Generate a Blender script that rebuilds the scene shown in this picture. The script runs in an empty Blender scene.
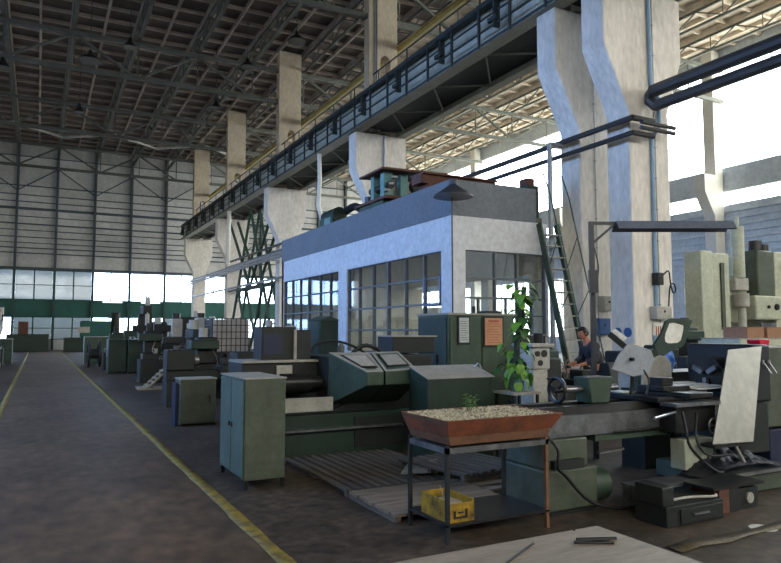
import bpy, bmesh, math, random
from mathutils import Vector, Matrix, Euler
random.seed(7)
C = bpy.context.scene.collection
PI = math.pi
R = math.radians

# ---------------------------------------------------------------- materials
def mat(name, col, rough=0.6, metal=0.0, dirt=None, amt=0.35, scale=3.0, bump=0.0, spec=0.4, stretch=None, grain=0.16):
    m = bpy.data.materials.new(name); m.use_nodes = True
    nt = m.node_tree; b = nt.nodes['Principled BSDF']
    b.inputs['Roughness'].default_value = rough
    b.inputs['Metallic'].default_value = metal
    b.inputs['Specular IOR Level'].default_value = spec
    tc = nt.nodes.new('ShaderNodeTexCoord')
    mp = nt.nodes.new('ShaderNodeMapping'); nt.links.new(tc.outputs['Object'], mp.inputs[0])
    if stretch: mp.inputs['Scale'].default_value = stretch
    n = nt.nodes.new('ShaderNodeTexNoise'); n.inputs['Scale'].default_value = scale
    n.inputs['Detail'].default_value = 6; n.inputs['Roughness'].default_value = 0.65
    nt.links.new(mp.outputs[0], n.inputs['Vector'])
    mr = nt.nodes.new('ShaderNodeMapRange'); mr.inputs['From Min'].default_value = 0.4; mr.inputs['From Max'].default_value = 0.72
    mr.inputs['To Max'].default_value = amt
    nt.links.new(n.outputs[0], mr.inputs[0])
    mx = nt.nodes.new('ShaderNodeMix'); mx.data_type = 'RGBA'
    nt.links.new(mr.outputs[0], mx.inputs[0])
    mx.inputs[6].default_value = (*col, 1)
    d = dirt if dirt else tuple(c*0.45 for c in col)
    mx.inputs[7].default_value = (*d, 1)
    n2 = nt.nodes.new('ShaderNodeTexNoise'); n2.inputs['Scale'].default_value = scale*7; n2.inputs['Detail'].default_value = 4
    nt.links.new(mp.outputs[0], n2.inputs['Vector'])
    m2 = nt.nodes.new('ShaderNodeMapRange'); m2.inputs['From Min'].default_value = 0.3; m2.inputs['From Max'].default_value = 0.7
    m2.inputs['To Min'].default_value = 1-grain; m2.inputs['To Max'].default_value = 1+grain*.5; nt.links.new(n2.outputs[0], m2.inputs[0])
    vm = nt.nodes.new('ShaderNodeVectorMath'); vm.operation = 'SCALE'; nt.links.new(mx.outputs[2], vm.inputs[0]); nt.links.new(m2.outputs[0], vm.inputs['Scale'])
    nt.links.new(vm.outputs[0], b.inputs['Base Color'])
    if bump:
        bp = nt.nodes.new('ShaderNodeBump'); bp.inputs['Strength'].default_value = bump; bp.inputs['Distance'].default_value = 0.02
        nt.links.new(n.outputs[0], bp.inputs['Height']); nt.links.new(bp.outputs[0], b.inputs['Normal'])
    return m
def S(r, g, b):   # sRGB 0-255 to linear
    f = lambda c: ((c/255+0.055)/1.055)**2.4 if c > 10 else c/255/12.92
    return (f(r), f(g), f(b))

M = {}
M['floor'] = mat('floor_concrete', S(88,74,61), 0.6, dirt=S(42,36,31), amt=0.9, scale=1.3, bump=0.3, grain=.6)
M['aisle'] = mat('aisle_concrete', S(108,88,70), 0.55, dirt=S(66,54,44), amt=0.9, scale=0.9, bump=0.15, grain=.45, stretch=(1,0.6,1))
M['yellow'] = mat('worn_yellow_paint', S(160,138,54), 0.6, dirt=S(74,66,52), amt=1.0, scale=7)
M['yellow_worn'] = mat('almost_gone_yellow_paint', S(104,90,62), 0.6, dirt=S(72,62,52), amt=1.0, scale=6, grain=.5)
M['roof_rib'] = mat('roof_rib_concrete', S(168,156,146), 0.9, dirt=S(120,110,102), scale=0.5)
M['roof_dark'] = mat('sooty_shaded_roof_concrete', S(100,90,84), 0.9, dirt=S(66,60,56), amt=0.7, scale=0.35)  # soot, plus shade away from the right windows put into the colour
M['roof_light'] = mat('lit_roof_concrete', S(222,208,188), 0.9, dirt=S(180,165,148), amt=0.5, scale=0.35)  # same concrete where window light reaches, brightness put into the colour
M['truss_dark'] = mat('dusty_shaded_roof_steel', S(84,86,84), 0.7, dirt=S(60,62,60), amt=0.6, scale=1)
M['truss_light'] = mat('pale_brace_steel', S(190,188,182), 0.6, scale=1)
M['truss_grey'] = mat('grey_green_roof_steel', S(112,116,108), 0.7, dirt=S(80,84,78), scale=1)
M['wallpanel'] = mat('grey_wall_panels', S(205,205,204), 0.8, dirt=S(168,168,168), amt=0.7, scale=0.5)
M['wallsteel'] = mat('blue_grey_wall_steel', S(72,84,94), 0.6, scale=1)
M['wallgreen'] = mat('green_painted_wall_band', S(38,92,84), 0.6, dirt=S(24,58,54), scale=0.8)
M['shield'] = mat('dull_shield_paint', S(122,128,138), 0.5, dirt=S(92,96,104), scale=4)
M['headst'] = mat('dark_slate_enamel', S(30,33,36), 0.55, dirt=S(18,20,22), amt=.7, scale=3)
M['winframe'] = mat('dark_green_window_frame', S(40,70,66), 0.5, scale=2)
M['louver'] = mat('pale_blue_grey_cladding', S(196,206,214), 0.7, dirt=S(160,170,180), amt=0.6, scale=0.6)  # paled in place of haze in the right hall
M['conc'] = mat('column_concrete', S(206,192,170), 0.85, dirt=S(160,150,138), amt=0.7, scale=1.6, bump=0.2, stretch=(1,1,0.4))
M['concw'] = mat('whitewashed_column_concrete', S(224,219,212), 0.85, dirt=S(184,178,170), amt=0.6, scale=1.5, bump=0.15, stretch=(1,1,0.4))
M['crane'] = mat('blue_grey_crane_girder', S(196,198,188), 0.6, dirt=S(150,152,144), amt=0.7, scale=1.2)
M['craneflange'] = mat('pale_girder_flange', S(150,152,142), 0.7, scale=1.5)
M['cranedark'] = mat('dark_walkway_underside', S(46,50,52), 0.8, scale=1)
M['rail'] = mat('dark_slate_rail', S(50,60,62), 0.5, scale=2)
M['craneyel'] = mat('faded_yellow_beam', S(196,174,104), 0.6, dirt=S(140,122,78), scale=1.5)
M['braceg'] = mat('green_brace_steel', S(48,72,62), 0.6, scale=2)
M['office'] = mat('office_plaster', S(214,216,222), 0.85, dirt=S(200,202,208), amt=0.5, scale=1.2)
M['officeband'] = mat('office_grey_band', S(118,124,132), 0.8, dirt=S(102,108,116), amt=0.5, scale=1.5)
M['offframe'] = mat('blue_grey_mullions', S(104,110,114), 0.5, scale=2)
M['offroof'] = mat('office_flat_roof', S(110,108,104), 0.9)
M['offin'] = mat('office_interior_wall', S(238,228,208), 0.8)
M['green'] = mat('workshop_green_enamel', S(62,80,65), 0.5, dirt=S(38,48,40), amt=0.7, scale=2.5)
M['greend'] = mat('deep_green_enamel', S(35,55,44), 0.5, dirt=S(22,32,27), amt=0.6, scale=3)
M['greenl'] = mat('pale_green_enamel', S(80,88,74), 0.55, dirt=S(48,55,46), amt=0.7, scale=2.5)
M['teal'] = mat('bluish_green_enamel', S(84,104,94), 0.55, dirt=S(54,68,60), amt=0.6, scale=2.5)
M['turq'] = mat('turquoise_enamel', S(112,154,150), 0.5, dirt=S(70,104,100), amt=0.5, scale=3)
M['greytop'] = mat('dusty_light_grey_top', S(156,153,144), 0.7, dirt=S(120,118,110), amt=0.6, scale=4)
M['olive'] = mat('grey_green_machine_paint', S(186,190,170), 0.5, dirt=S(140,144,126), amt=0.7, scale=1.5)  # haze over the boring mill put into the pale colour
M['iron'] = mat('oily_cast_iron', S(50,50,50), 0.35, 0.4, dirt=S(28,28,28), amt=0.8, scale=6)
M['dark'] = mat('grimy_shaded_machine_paint', S(32,36,34), 0.6, dirt=S(18,20,20), amt=0.7, scale=4)  # grimy paint, also painted shade beneath the big lathe
M['black'] = mat('black_rubber', S(22,22,24), 0.5)
M['steel'] = mat('worn_bright_steel', S(168,168,170), 0.3, 0.85, dirt=S(96,94,92), amt=0.7, scale=5)
M['steeld'] = mat('dull_machined_steel', S(136,138,140), 0.35, 0.7, dirt=S(62,62,64), amt=0.8, scale=4)
M['sheet'] = mat('grey_steel_sheet', S(128,126,118), 0.35, 0.4, dirt=S(98,97,92), amt=0.6, scale=1.5)
M['blue'] = mat('blue_enamel', S(58,92,150), 0.5, scale=3)
M['blued'] = mat('dark_blue_enamel', S(30,38,66), 0.5, scale=3)
M['bluegrey'] = mat('blue_grey_paint', S(108,124,150), 0.5, dirt=S(80,90,108), scale=4)
M['red'] = mat('red_enamel', S(200,30,50), 0.35)
M['brown'] = mat('rust_brown_paint', S(104,66,54), 0.7, dirt=S(64,44,38), amt=0.7, scale=4)
M['boxbrown'] = mat('brown_crate_board', S(158,118,92), 0.8, dirt=S(124,92,74), scale=3)
M['planter'] = mat('terracotta_painted_planter', S(126,70,46), 0.65, dirt=S(60,42,34), amt=0.8, scale=5)
M['plantdk'] = mat('weathered_planter_base', S(120,84,62), 0.7, dirt=S(70,52,42), amt=0.7, scale=6)
M['soil'] = mat('planter_soil', S(90,80,66), 0.95, dirt=S(50,44,36), scale=20, bump=0.6)
M['pebble'] = mat('pale_pebbles', S(206,194,162), 0.8, dirt=S(70,60,46), amt=1.0, scale=28)
M['wood'] = mat('weathered_grey_duckboard', S(136,122,106), 0.8, dirt=S(72,66,62), amt=0.8, scale=5, stretch=(0.3,3,3), bump=0.3)
M['woodd'] = mat('oil_dark_duckboard', S(104,95,86), 0.7, dirt=S(52,47,43), amt=0.8, scale=5, stretch=(3,0.3,3), bump=0.3)
M['ply'] = mat('dusty_plywood_top', S(152,138,122), 0.55, dirt=S(100,90,80), amt=0.75, scale=5, stretch=(0.4,2.5,1), bump=0.15)
M['woodp'] = mat('pale_pallet_wood', S(170,154,130), 0.8, dirt=S(110,96,80), amt=0.6, scale=5)
M['yelcrate'] = mat('chipped_yellow_crate_paint', S(168,134,34), 0.5, dirt=S(62,48,32), amt=1.0, scale=7)
M['leaf'] = mat('pothos_leaf', S(112,162,52), 0.5, dirt=S(54,100,36), amt=0.8, scale=8)
M['leafd'] = mat('dark_green_leaf', S(50,92,46), 0.5, scale=8)
M['moss'] = mat('mossy_support_pole', S(58,74,70), 0.9, scale=12, bump=0.5)
M['stem'] = mat('plant_stem', S(84,100,50), 0.6)
M['pot'] = mat('blue_grey_pot', S(104,134,140), 0.5, scale=6)
M['white'] = mat('off_white_paint', S(226,224,216), 0.6, dirt=S(190,186,178), amt=0.4, scale=3)
M['greyp'] = mat('light_grey_enamel', S(176,174,166), 0.5, dirt=S(126,122,114), amt=0.6, scale=4)
M['skin'] = mat('skin', S(186,122,92), 0.55, scale=10, amt=0.1)
M['hair'] = mat('black_hair', S(22,20,22), 0.5, scale=30)
M['shirt'] = mat('dark_blue_patterned_shirt', S(34,36,46), 0.85, dirt=S(90,86,90), amt=0.6, scale=25)
M['trouser'] = mat('dark_trousers', S(34,36,44), 0.9)
M['bag'] = mat('blue_plastic_bag', S(56,120,220), 0.3, dirt=S(200,215,240), amt=0.6, scale=9)
M['chips'] = mat('dark_metal_swarf', S(52,52,62), 0.35, 0.5, dirt=S(20,20,24), amt=0.8, scale=18, bump=0.8)
M['pipe'] = mat('dark_insulated_pipe', S(56,55,55), 0.45, scale=3)
M['pipeg'] = mat('grey_galvanised_pipe', S(150,154,158), 0.45, 0.4, scale=3)
M['pipeb'] = mat('pale_blue_conduit', S(132,162,190), 0.5, scale=3)
M['lampdk'] = mat('dark_lamp_enamel', S(58,60,66), 0.4, scale=3)
M['paper'] = mat('tan_notice_paper', S(196,148,112), 0.8, dirt=S(170,112,84), amt=0.6, scale=14)
M['paperw'] = mat('grey_white_notice_paper', S(190,196,196), 0.8, dirt=S(150,156,160), amt=0.6, scale=18)
M['redink'] = mat('red_ink', S(164,88,68), 0.7)
M['greyink'] = mat('grey_ink', S(110,116,122), 0.7)
M['cage'] = mat('cage_wire', S(70,70,72), 0.5, 0.5)
M['tank'] = mat('cloudy_white_plastic', S(176,172,172), 0.5, dirt=S(140,132,132), amt=0.5, scale=2)

def glassmat(name, tint, clear, rough=0.05, dirty=0.3):
    m = bpy.data.materials.new(name); m.use_nodes = True; nt = m.node_tree
    nt.nodes.remove(nt.nodes['Principled BSDF']); out = nt.nodes['Material Output']
    tr = nt.nodes.new('ShaderNodeBsdfTransparent'); tr.inputs[0].default_value = (*tint, 1)
    gl = nt.nodes.new('ShaderNodeBsdfGlossy'); gl.inputs['Roughness'].default_value = rough
    gl.inputs[0].default_value = (0.9, 0.92, 0.95, 1)
    df = nt.nodes.new('ShaderNodeBsdfTranslucent'); df.inputs[0].default_value = (*tint, 1)
    mx = nt.nodes.new('ShaderNodeMixShader'); mx2 = nt.nodes.new('ShaderNodeMixShader')
    mx.inputs[0].default_value = clear
    nt.links.new(tr.outputs[0], mx.inputs[2]); nt.links.new(gl.outputs[0], mx.inputs[1])
    tc = nt.nodes.new('ShaderNodeTexCoord'); n = nt.nodes.new('ShaderNodeTexNoise'); n.inputs['Scale'].default_value = 0.7
    n.inputs['Detail'].default_value = 5
    nt.links.new(tc.outputs['Object'], n.inputs['Vector'])
    mr = nt.nodes.new('ShaderNodeMapRange'); mr.inputs['From Min'].default_value = 0.35; mr.inputs['From Max'].default_value = 0.75
    mr.inputs['To Max'].default_value = dirty
    nt.links.new(n.outputs[0], mr.inputs[0]); nt.links.new(mr.outputs[0], mx2.inputs[0])
    nt.links.new(mx.outputs[0], mx2.inputs[1]); nt.links.new(df.outputs[0], mx2.inputs[2])
    nt.links.new(mx2.outputs[0], out.inputs[0])
    return m
M['glass'] = glassmat('clear_window_glass', (0.9, 0.94, 0.95), 0.95, dirty=0.25)
M['glassdim'] = glassmat('grimy_window_glass', (0.16, 0.17, 0.16), 0.95, dirty=0.35)
M['offglass'] = glassmat('office_window_glass', (0.86, 0.88, 0.86), 0.86, rough=0.03, dirty=0.12)
def emis(name, col, st):
    m = bpy.data.materials.new(name); m.use_nodes = True; nt = m.node_tree
    b = nt.nodes['Principled BSDF']; b.inputs['Base Color'].default_value = (*col, 1)
    b.inputs['Emission Color'].default_value = (*col, 1); b.inputs['Emission Strength'].default_value = st
    return m
M['shade'] = mat('blue_grey_lamp_shade', S(100,106,120), 0.5, scale=3)
M['tube'] = emis('lit_fluorescent_tube', (0.95, 1, 0.98), 3.0)

# ---------------------------------------------------------------- mesh builder
class MB:
    def __init__(s): s.v = []; s.f = []
    def add(s, vs, fs):
        k = len(s.v); s.v += [tuple(v) for v in vs]; s.f += [tuple(i+k for i in f) for f in fs]; return s
    def box(s, x0, y0, z0, x1, y1, z1):
        vs = [(x, y, z) for z in (z0, z1) for y in (y0, y1) for x in (x0, x1)]
        return s.add(vs, [(0,2,3,1), (4,5,7,6), (0,1,5,4), (2,6,7,3), (0,4,6,2), (1,3,7,5)])
    def bar(s, p, q, w, h=None, up=(0, 0, 1)):
        h = h or w; p = Vector(p); q = Vector(q); d = (q-p).normalized(); u = Vector(up)
        if abs(d.dot(u)) > 0.98: u = Vector((0, 1, 0))
        a = d.cross(u).normalized()*w/2; b = a.cross(d).normalized()*h/2
        vs = [c+i*a+j*b for c in (p, q) for i, j in ((-1,-1), (1,-1), (1,1), (-1,1))]
        return s.add(vs, [(3,2,1,0), (4,5,6,7), (0,1,5,4), (1,2,6,5), (2,3,7,6), (3,0,4,7)])
    def cyl(s, p, q, r, r2=None, n=14):
        r2 = r if r2 is None else r2; p = Vector(p); q = Vector(q); d = (q-p).normalized()
        u = Vector((0, 0, 1)) if abs(d.z) < 0.95 else Vector((1, 0, 0))
        a = d.cross(u).normalized(); b = a.cross(d)
        vs = [c + (a*math.cos(2*PI*i/n) + b*math.sin(2*PI*i/n))*rr for c, rr in ((p, r), (q, r2)) for i in range(n)]
        fs = [(i, (i+1) % n, n+(i+1) % n, n+i) for i in range(n)] + [tuple(range(n-1, -1, -1)), tuple(range(n, 2*n))]
        return s.add(vs, fs)
    def prism(s, pts, ax, a0, a1):
        def P(u, v, w): return {'x': (w, u, v), 'y': (u, w, v), 'z': (u, v, w)}[ax]
        n = len(pts); vs = [P(u, v, a0) for u, v in pts] + [P(u, v, a1) for u, v in pts]
        return s.add(vs, [(i, (i+1) % n, n+(i+1) % n, n+i) for i in range(n)] + [tuple(range(n-1, -1, -1)), tuple(range(n, 2*n))])
    def tube(s, pts, r, n=8, smooth=4):
        P = [Vector(p) for p in pts]
        if smooth and len(P) > 2:      # Catmull-Rom
            Q = [P[0]*2-P[1]] + P + [P[-1]*2-P[-2]]; out = []
            for i in range(1, len(Q)-2):
                for k in range(smooth):
                    t = k/smooth; a, b, c, d = Q[i-1:i+3]
                    out.append(0.5*((2*b)+(c-a)*t+(2*a-5*b+4*c-d)*t*t+(3*b-a-3*c+d)*t**3))
            P = out+[P[-1]]
        m = len(P); rs = r if isinstance(r, (list, tuple)) else None
        vs = []; prev = None
        for i, p in enumerate(P):
            d = (P[min(i+1, m-1)]-P[max(i-1, 0)]).normalized()
            if prev is None:
                u = Vector((0, 0, 1)) if abs(d.z) < 0.9 else Vector((1, 0, 0)); a = d.cross(u).normalized()
            else: a = (prev-d*prev.dot(d)).normalized()
            prev = a; b = d.cross(a)
            rr = r if rs is None else rs[0]+(rs[1]-rs[0])*i/(m-1)
            vs += [p+(a*math.cos(2*PI*j/n)+b*math.sin(2*PI*j/n))*rr for j in range(n)]
        fs = [(i*n+j, i*n+(j+1) % n, (i+1)*n+(j+1) % n, (i+1)*n+j) for i in range(m-1) for j in range(n)]
        fs += [tuple(range(n-1, -1, -1)), tuple(range((m-1)*n, m*n))]
        return s.add(vs, fs)
    def lathe(s, prof, c=(0, 0, 0), ax=(0, 0, 1), n=24):
        c = Vector(c); d = Vector(ax).normalized(); u = Vector((0, 0, 1)) if abs(d.z) < 0.95 else Vector((1, 0, 0))
        a = d.cross(u).normalized(); b = d.cross(a); m = len(prof)
        vs = [c+d*h+(a*math.cos(2*PI*j/n)+b*math.sin(2*PI*j/n))*r for r, h in prof for j in range(n)]
        fs = [(i*n+j, i*n+(j+1) % n, (i+1)*n+(j+1) % n, (i+1)*n+j) for i in range(m-1) for j in range(n)]
        if prof[0][0] > 1e-4: fs.append(tuple(range(n-1, -1, -1)))
        if prof[-1][0] > 1e-4: fs.append(tuple(range((m-1)*n, m*n)))
        return s.add(vs, fs)
    def ring(s, c, ax, R0, r, n=28, k=8):
        c = Vector(c); d = Vector(ax).normalized(); u = Vector((0, 0, 1)) if abs(d.z) < 0.95 else Vector((1, 0, 0))
        a = d.cross(u).normalized(); b = d.cross(a); vs = []
        for i in range(n):
            e = a*math.cos(2*PI*i/n)+b*math.sin(2*PI*i/n)
            vs += [c+e*(R0+r*math.cos(2*PI*j/k))+d*r*math.sin(2*PI*j/k) for j in range(k)]
        return s.add(vs, [(i*k+j, ((i+1) % n)*k+j, ((i+1) % n)*k+(j+1) % k, i*k+(j+1) % k) for i in range(n) for j in range(k)])
    def slab(s, pts, t):    # polygon in space given thickness t along its normal
        P = [Vector(p) for p in pts]; nrm = (P[1]-P[0]).cross(P[2]-P[0]).normalized()*t; n = len(P)
        return s.add(P+[p+nrm for p in P], [(i, (i+1) % n, n+(i+1) % n, n+i) for i in range(n)]+[tuple(range(n-1, -1, -1)), tuple(range(n, 2*n))])
    def build(s, name, m, parent=None, bev=0.0):
        me = bpy.data.meshes.new(name); me.from_pydata(s.v, [], s.f)
        bm = bmesh.new(); bm.from_mesh(me); bmesh.ops.remove_doubles(bm, verts=bm.verts, dist=1e-5)
        bmesh.ops.recalc_face_normals(bm, faces=bm.faces); bm.to_mesh(me); bm.free()
        me.materials.append(M[m] if isinstance(m, str) else m)
        me.shade_smooth(); me.set_sharp_from_angle(angle=R(35))
        o = bpy.data.objects.new(name, me); C.objects.link(o)
        if parent: o.parent = parent
        if bev:
            b = o.modifiers.new('bevel', 'BEVEL'); b.width = bev; b.segments = 2; b.limit_method = 'ANGLE'; b.angle_limit = R(40)
        return o
def thing(name, label, cat, loc=(0, 0, 0), rz=0, group=None):
    o = bpy.data.objects.new(name, None); C.objects.link(o); o.location = loc; o.rotation_euler = (0, 0, rz)
    o.empty_display_size = 0.1; return tag(o, label, cat, group)
def tag(o, label, cat, group=None):
    o['label'] = label; o['category'] = cat
    if group: o['group'] = group
    return o
def struct(o): o['kind'] = 'structure'; return o
def srt(name):
    o = bpy.data.objects.new(name, None); C.objects.link(o); o['kind'] = 'structure'; o.empty_display_size = 0.1; return o
def dup(root, loc, rz, label, group=None):
    def cp(o, par):
        c = o.copy(); C.objects.link(c); c.parent = par
        for ch in list(o.children): cp(ch, c)
        return c
    r = cp(root, None); r.location = loc; r.rotation_euler = (0, 0, rz); r['label'] = label
    if group: r['group'] = group
    return r
def B(x0, y0, z0, x1, y1, z1): return MB().box(x0, y0, z0, x1, y1, z1)

# ================================================================= THE SHELL
YB = 66.0
LZ0, LY0 = 7.8, 9.0
XL, XR, YF = -13.0, 35.0, -14.0
struct(B(XL-0.3, YF-0.3, -0.3, XR+0.3, YB+0.3, 0).build('floor', 'floor'))
struct(B(-0.62, YF, 0.0, 1.62, 63.5, 0.006).build('floor', 'aisle'))
def stripe(name, x0, x1, y0, y1, m, jag=0.009, horiz=False):
    s = MB(); L = (y1-y0) if not horiz else (x1-x0); n = int(L/0.25); vs = []; fs = []
    for i in range(n+1):
        t = i/n; a = random.uniform(-jag, jag); b = random.uniform(-jag, jag)
        if horiz: vs += [(x0+t*L, y0+a, 0.009), (x0+t*L, y1+b, 0.009)]
        else: vs += [(x0+a, y0+t*L, 0.009), (x1+b, y0+t*L, 0.009)]
    for i in range(n): fs.append((2*i, 2*i+1, 2*i+3, 2*i+2))
    s.add(vs, fs); o = s.build(name, m); sm = o.modifiers.new('t', 'SOLIDIFY'); sm.thickness = 0.001; sm.offset = 1; return o
tag(stripe('floor_line', 1.56, 1.68, -1, 62, 'yellow'), 'long worn yellow line on the right edge of the aisle', 'floor marking')
tag(stripe('floor_line', -0.68, -0.57, 6, 62, 'yellow'), 'worn yellow line on the left edge of the aisle', 'floor marking')
tag(stripe('floor_line', 4.3, 6.2, 3.55, 3.70, 'yellow_worn', 0.03, True), 'faded yellow line on the floor in front of the lathe', 'floor marking')
tag(MB().lathe([(0, 0.004), (0.09, 0.004), (0.11, 0.001)], (5.45, 3.66, 0.0)).build('paint_spot', 'white'), 'white round paint spot on the floor at the right edge', 'spot')

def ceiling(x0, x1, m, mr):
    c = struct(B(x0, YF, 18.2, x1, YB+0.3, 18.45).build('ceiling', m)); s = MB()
    k = math.ceil((x0-1.12)/3.1)
    while 1.12+3.1*k < x1:
        x = 1.12+3.1*k; s.box(x-0.14, YF, 17.85, x+0.14, YB, 18.2)
        if x+1.55+0.07 < x1: s.box(x+1.49, YF, 17.98, x+1.61, YB, 18.2)
        k += 1
    y = 15.0
    while y < YB: s.box(x0, y-0.06, 18.02, x1, y+0.06, 18.2); y += 1.5
    s.build('rib', mr, c)
ceiling(XL, 18.17, 'roof_dark', 'roof_rib'); ceiling(18.17, XR, 'roof_light', 'roof_light')  # dark tone runs past the columns as painted falloff of window light

# back wall: panels above, glazing and green band below
wb = srt('wall_back')
s = B(XL, YB, 7.0, XR, YB+0.25, 18.2)
s.box(XL, YB, 0, XR, YB+0.25, 0.9)
s.build('cladding', 'wallpanel', wb)
B(XL, YB-0.05, 2.9, XR, YB+0.25, 4.35).build('green_band', 'wallgreen', wb, 0.01)
for k in range(-4, 11):
    x = 1.12+3.1*k
    B(x-0.1, YB-0.3, 7.0, x+0.1, YB, 18.0).build('post', 'wallsteel', wb)
    B(x-0.1, YB-0.3, 0, x+0.1, YB, 7.0).build('post', 'winframe', wb)
for z, h in ((16.9, .05), (16.05, .16), (14.3, .06), (13.5, .06), (12.9, .06), (12.3, .2), (10.95, .1), (9.8, .06), (8.85, .08), (8.4, .08), (7.1, .18), (11.6, .05), (10.4, .05), (9.3, .05)):
    B(XL, YB-0.2, z-h/2, XR, YB-0.003, z+h/2).build('girt', 'wallsteel', wb)
wn = [0]
def window(mb_frame, panes, fm, gm):
    wn[0] += 1; w = srt('window_%d' % wn[0])
    mb_frame.build('window_frame', fm, w); panes.build('glass_pane', gm, w); return w
for k in range(-4, 11):
    x0 = 1.12+3.1*k+0.1; x1 = x0+2.9
    for z0, z1 in ((4.35, 7.0), (0.9, 2.9)):
        f = MB(); mid = (x0+x1)/2; zm = (z0+z1)/2
        f.box(x0, YB+0.02, z0, x1, YB+0.1, z0+0.08).box(x0, YB+0.02, z1-0.08, x1, YB+0.1, z1).box(mid-0.05, YB+0.02, z0+.08, mid+0.05, YB+0.1, z1-.08)
        f.box(x0, YB+0.03, zm-0.03, mid-.05, YB+0.09, zm+0.03).box(mid+.05, YB+0.03, zm-0.03, x1, YB+0.09, zm+0.03)
        dim = (k in (-1, 2) and z0 > 3) or (k == 3 and z0 < 3)
        window(f, B(x0, YB+0.05, z0, x1, YB+0.06, z1), 'winframe', 'glassdim' if (k in (-2, -1, 0) and z0 > 3) or (k in (-1, 0, 3) and z0 < 3) else 'glass')

# right side wall with long ribbon glazing
wr = srt('wall_right')
s = MB()
s.box(XR, YF, 0, XR+0.3, 36, 3.2).box(XR, YF, 3.2, XR+.3, 25, 4.3).box(XR, 28, 3.2, XR+.3, 36, 4.3).box(XR, 36, 0, XR+.3, YB, 1.2).box(XR, YF, 4.3, XR+0.3, 36, 8.9).box(XR, 36, 5.6, XR+0.3, YB, 8.9).box(XR, YF, 9.7, XR+0.3, YB, 11.1).box(XR, YF, 17.0, XR+0.3, YB, 18.2)
s.build('cladding', 'louver', wr)
for z in (0.9, 5.7, 6.1, 6.5, 6.9, 7.3, 7.7, 8.1, 8.5): B(XR-0.12, YF, z-0.05, XR, YB, z+0.05).build('girt', 'louver', wr)
for k in range(-1, 6):
    y = 1.4+12*k
    if y > YF: MB().prism([(XR-0.9, 0), (XR-0.1, 0), (XR-0.1, 18), (XR-0.75, 18), (XR-0.75, 10.6), (XR-1.7, 10.6), (XR-1.7, 9.6), (XR-0.9, 8.2)], 'y', y-0.35, y+0.35).build('wall_column', 'white', wr)
def glaze(x, y0, y1, z0, z1, dy, dz, nm='winframe', gm='glass', t=0.06, b=.05):
    f = MB(); y = y0
    while y <= y1+1e-3: f.box(x-t, y-b, z0, x+t, y+b, z1); y += dy
    n = max(1, round((z1-z0)/dz))
    for i in range(n+1):
        z = z0+(z1-z0)*i/n
        f.box(x-t, y0, z-b*.8, x+t, y1, z+b*.8)
    return window(f, B(x-0.01, y0, z0, x+0.01, y1, z1), nm, gm)
glaze(XR+0.1, YF, YB, 11.1, 17.0, 6.0, 2.0, 'white', b=.018)  # white mullions stand for glare washing out the frames
glaze(XR+0.1, YF, YB, 8.9, 9.7, 6.0, 0.4, 'white', b=.02)
glaze(XR+0.1, 25, 28, 3.2, 4.3, 3.0, 1.1, 'louver'); glaze(XR+0.1, 36, YB, 1.2, 5.6, 1.5, 1.1, 'louver', b=.03)
# left side wall and front wall, unseen; glazing set high to dim the foreground
wl = srt('wall_left')
B(XL-0.3, YF, 0, XL, YB, LZ0).box(XL-0.3, YF, 13.5, XL, YB, 18.2).box(XL-0.3, 40, LZ0, XL, YB, 13.5).box(XL-0.3, YF, LZ0, XL, LY0, 13.5).build('cladding', 'wallpanel', wl)
glaze(XL-0.1, LY0, 40, LZ0, 13.5, 3.0, 2.0)
wf = srt('wall_front')
B(XL, YF-0.3, 0, XR, YF, 8.0).box(XL, YF-0.3, 12.5, XR, YF, 18.2).build('cladding', 'wallpanel', wf)
f = MB()
for i in range(17): f.box(XL+3*i-0.05, YF-0.2, 8, XL+3*i+0.05, YF-0.1, 12.5)
for i in range(3): f.box(XL, YF-0.2, 8+2.2*i-.04, XR, YF-0.1, 8.04+2.2*i)
window(f, B(XL, YF-0.16, 8, XR, YF-0.15, 12.5), 'winframe', 'glass')

# ================================================================= COLUMNS
def column(Y0, Y1, label, wx=0.0):
    t = thing('concrete_column', label, 'column', (12.5, (Y0+Y1)/2, 0), group='crane hall columns'); h = (Y1-Y0)/2
    MB().prism([(-.45, 0), (.62+wx, 0), (.62+wx, 6.9), (1.15+wx, 8.3), (1.15+wx, 9.85), (-1.2, 9.85), (-1.2, 8.3), (-.45, 6.8)], 'y', -h, h).build('lower_shaft', 'concw', t, 0.03)
    s = MB(); pts = [(-.55, 9.85), (-.55, 18.0), (.8, 18.0), (.8, 9.85), (.45, 9.85)]
    pts += [(.45, 13.1)]+[(.22+.23*math.cos(a), 13.1+.25*math.sin(a)) for a in (PI/4, PI/2, 3*PI/4)]+[(-.01, 13.1), (-.01, 9.85)]
    s.prism(pts, 'y', -0.25, 0.25).build('upper_shaft', 'conc', t, 0.02)
    return t
cols = [(11.01, 11.71, 'near white concrete column of the close pair, beside the lamp bracket, with conduit'),
        (12.63, 13.33, 'white concrete column right of the office steel ladder'),
        (24.65, 25.35, 'concrete column rising behind the office roof machinery'),
        (36.65, 37.35, 'concrete column at the far left corner of the office'),
        (48.65, 49.35, 'second concrete column from the back wall under the crane runway'),
        (60.65, 61.35, 'farthest concrete column, next to the back wall')]
CO = [column(*c, wx=.25 if i == 0 else 0) for i, c in enumerate(cols)]
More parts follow.
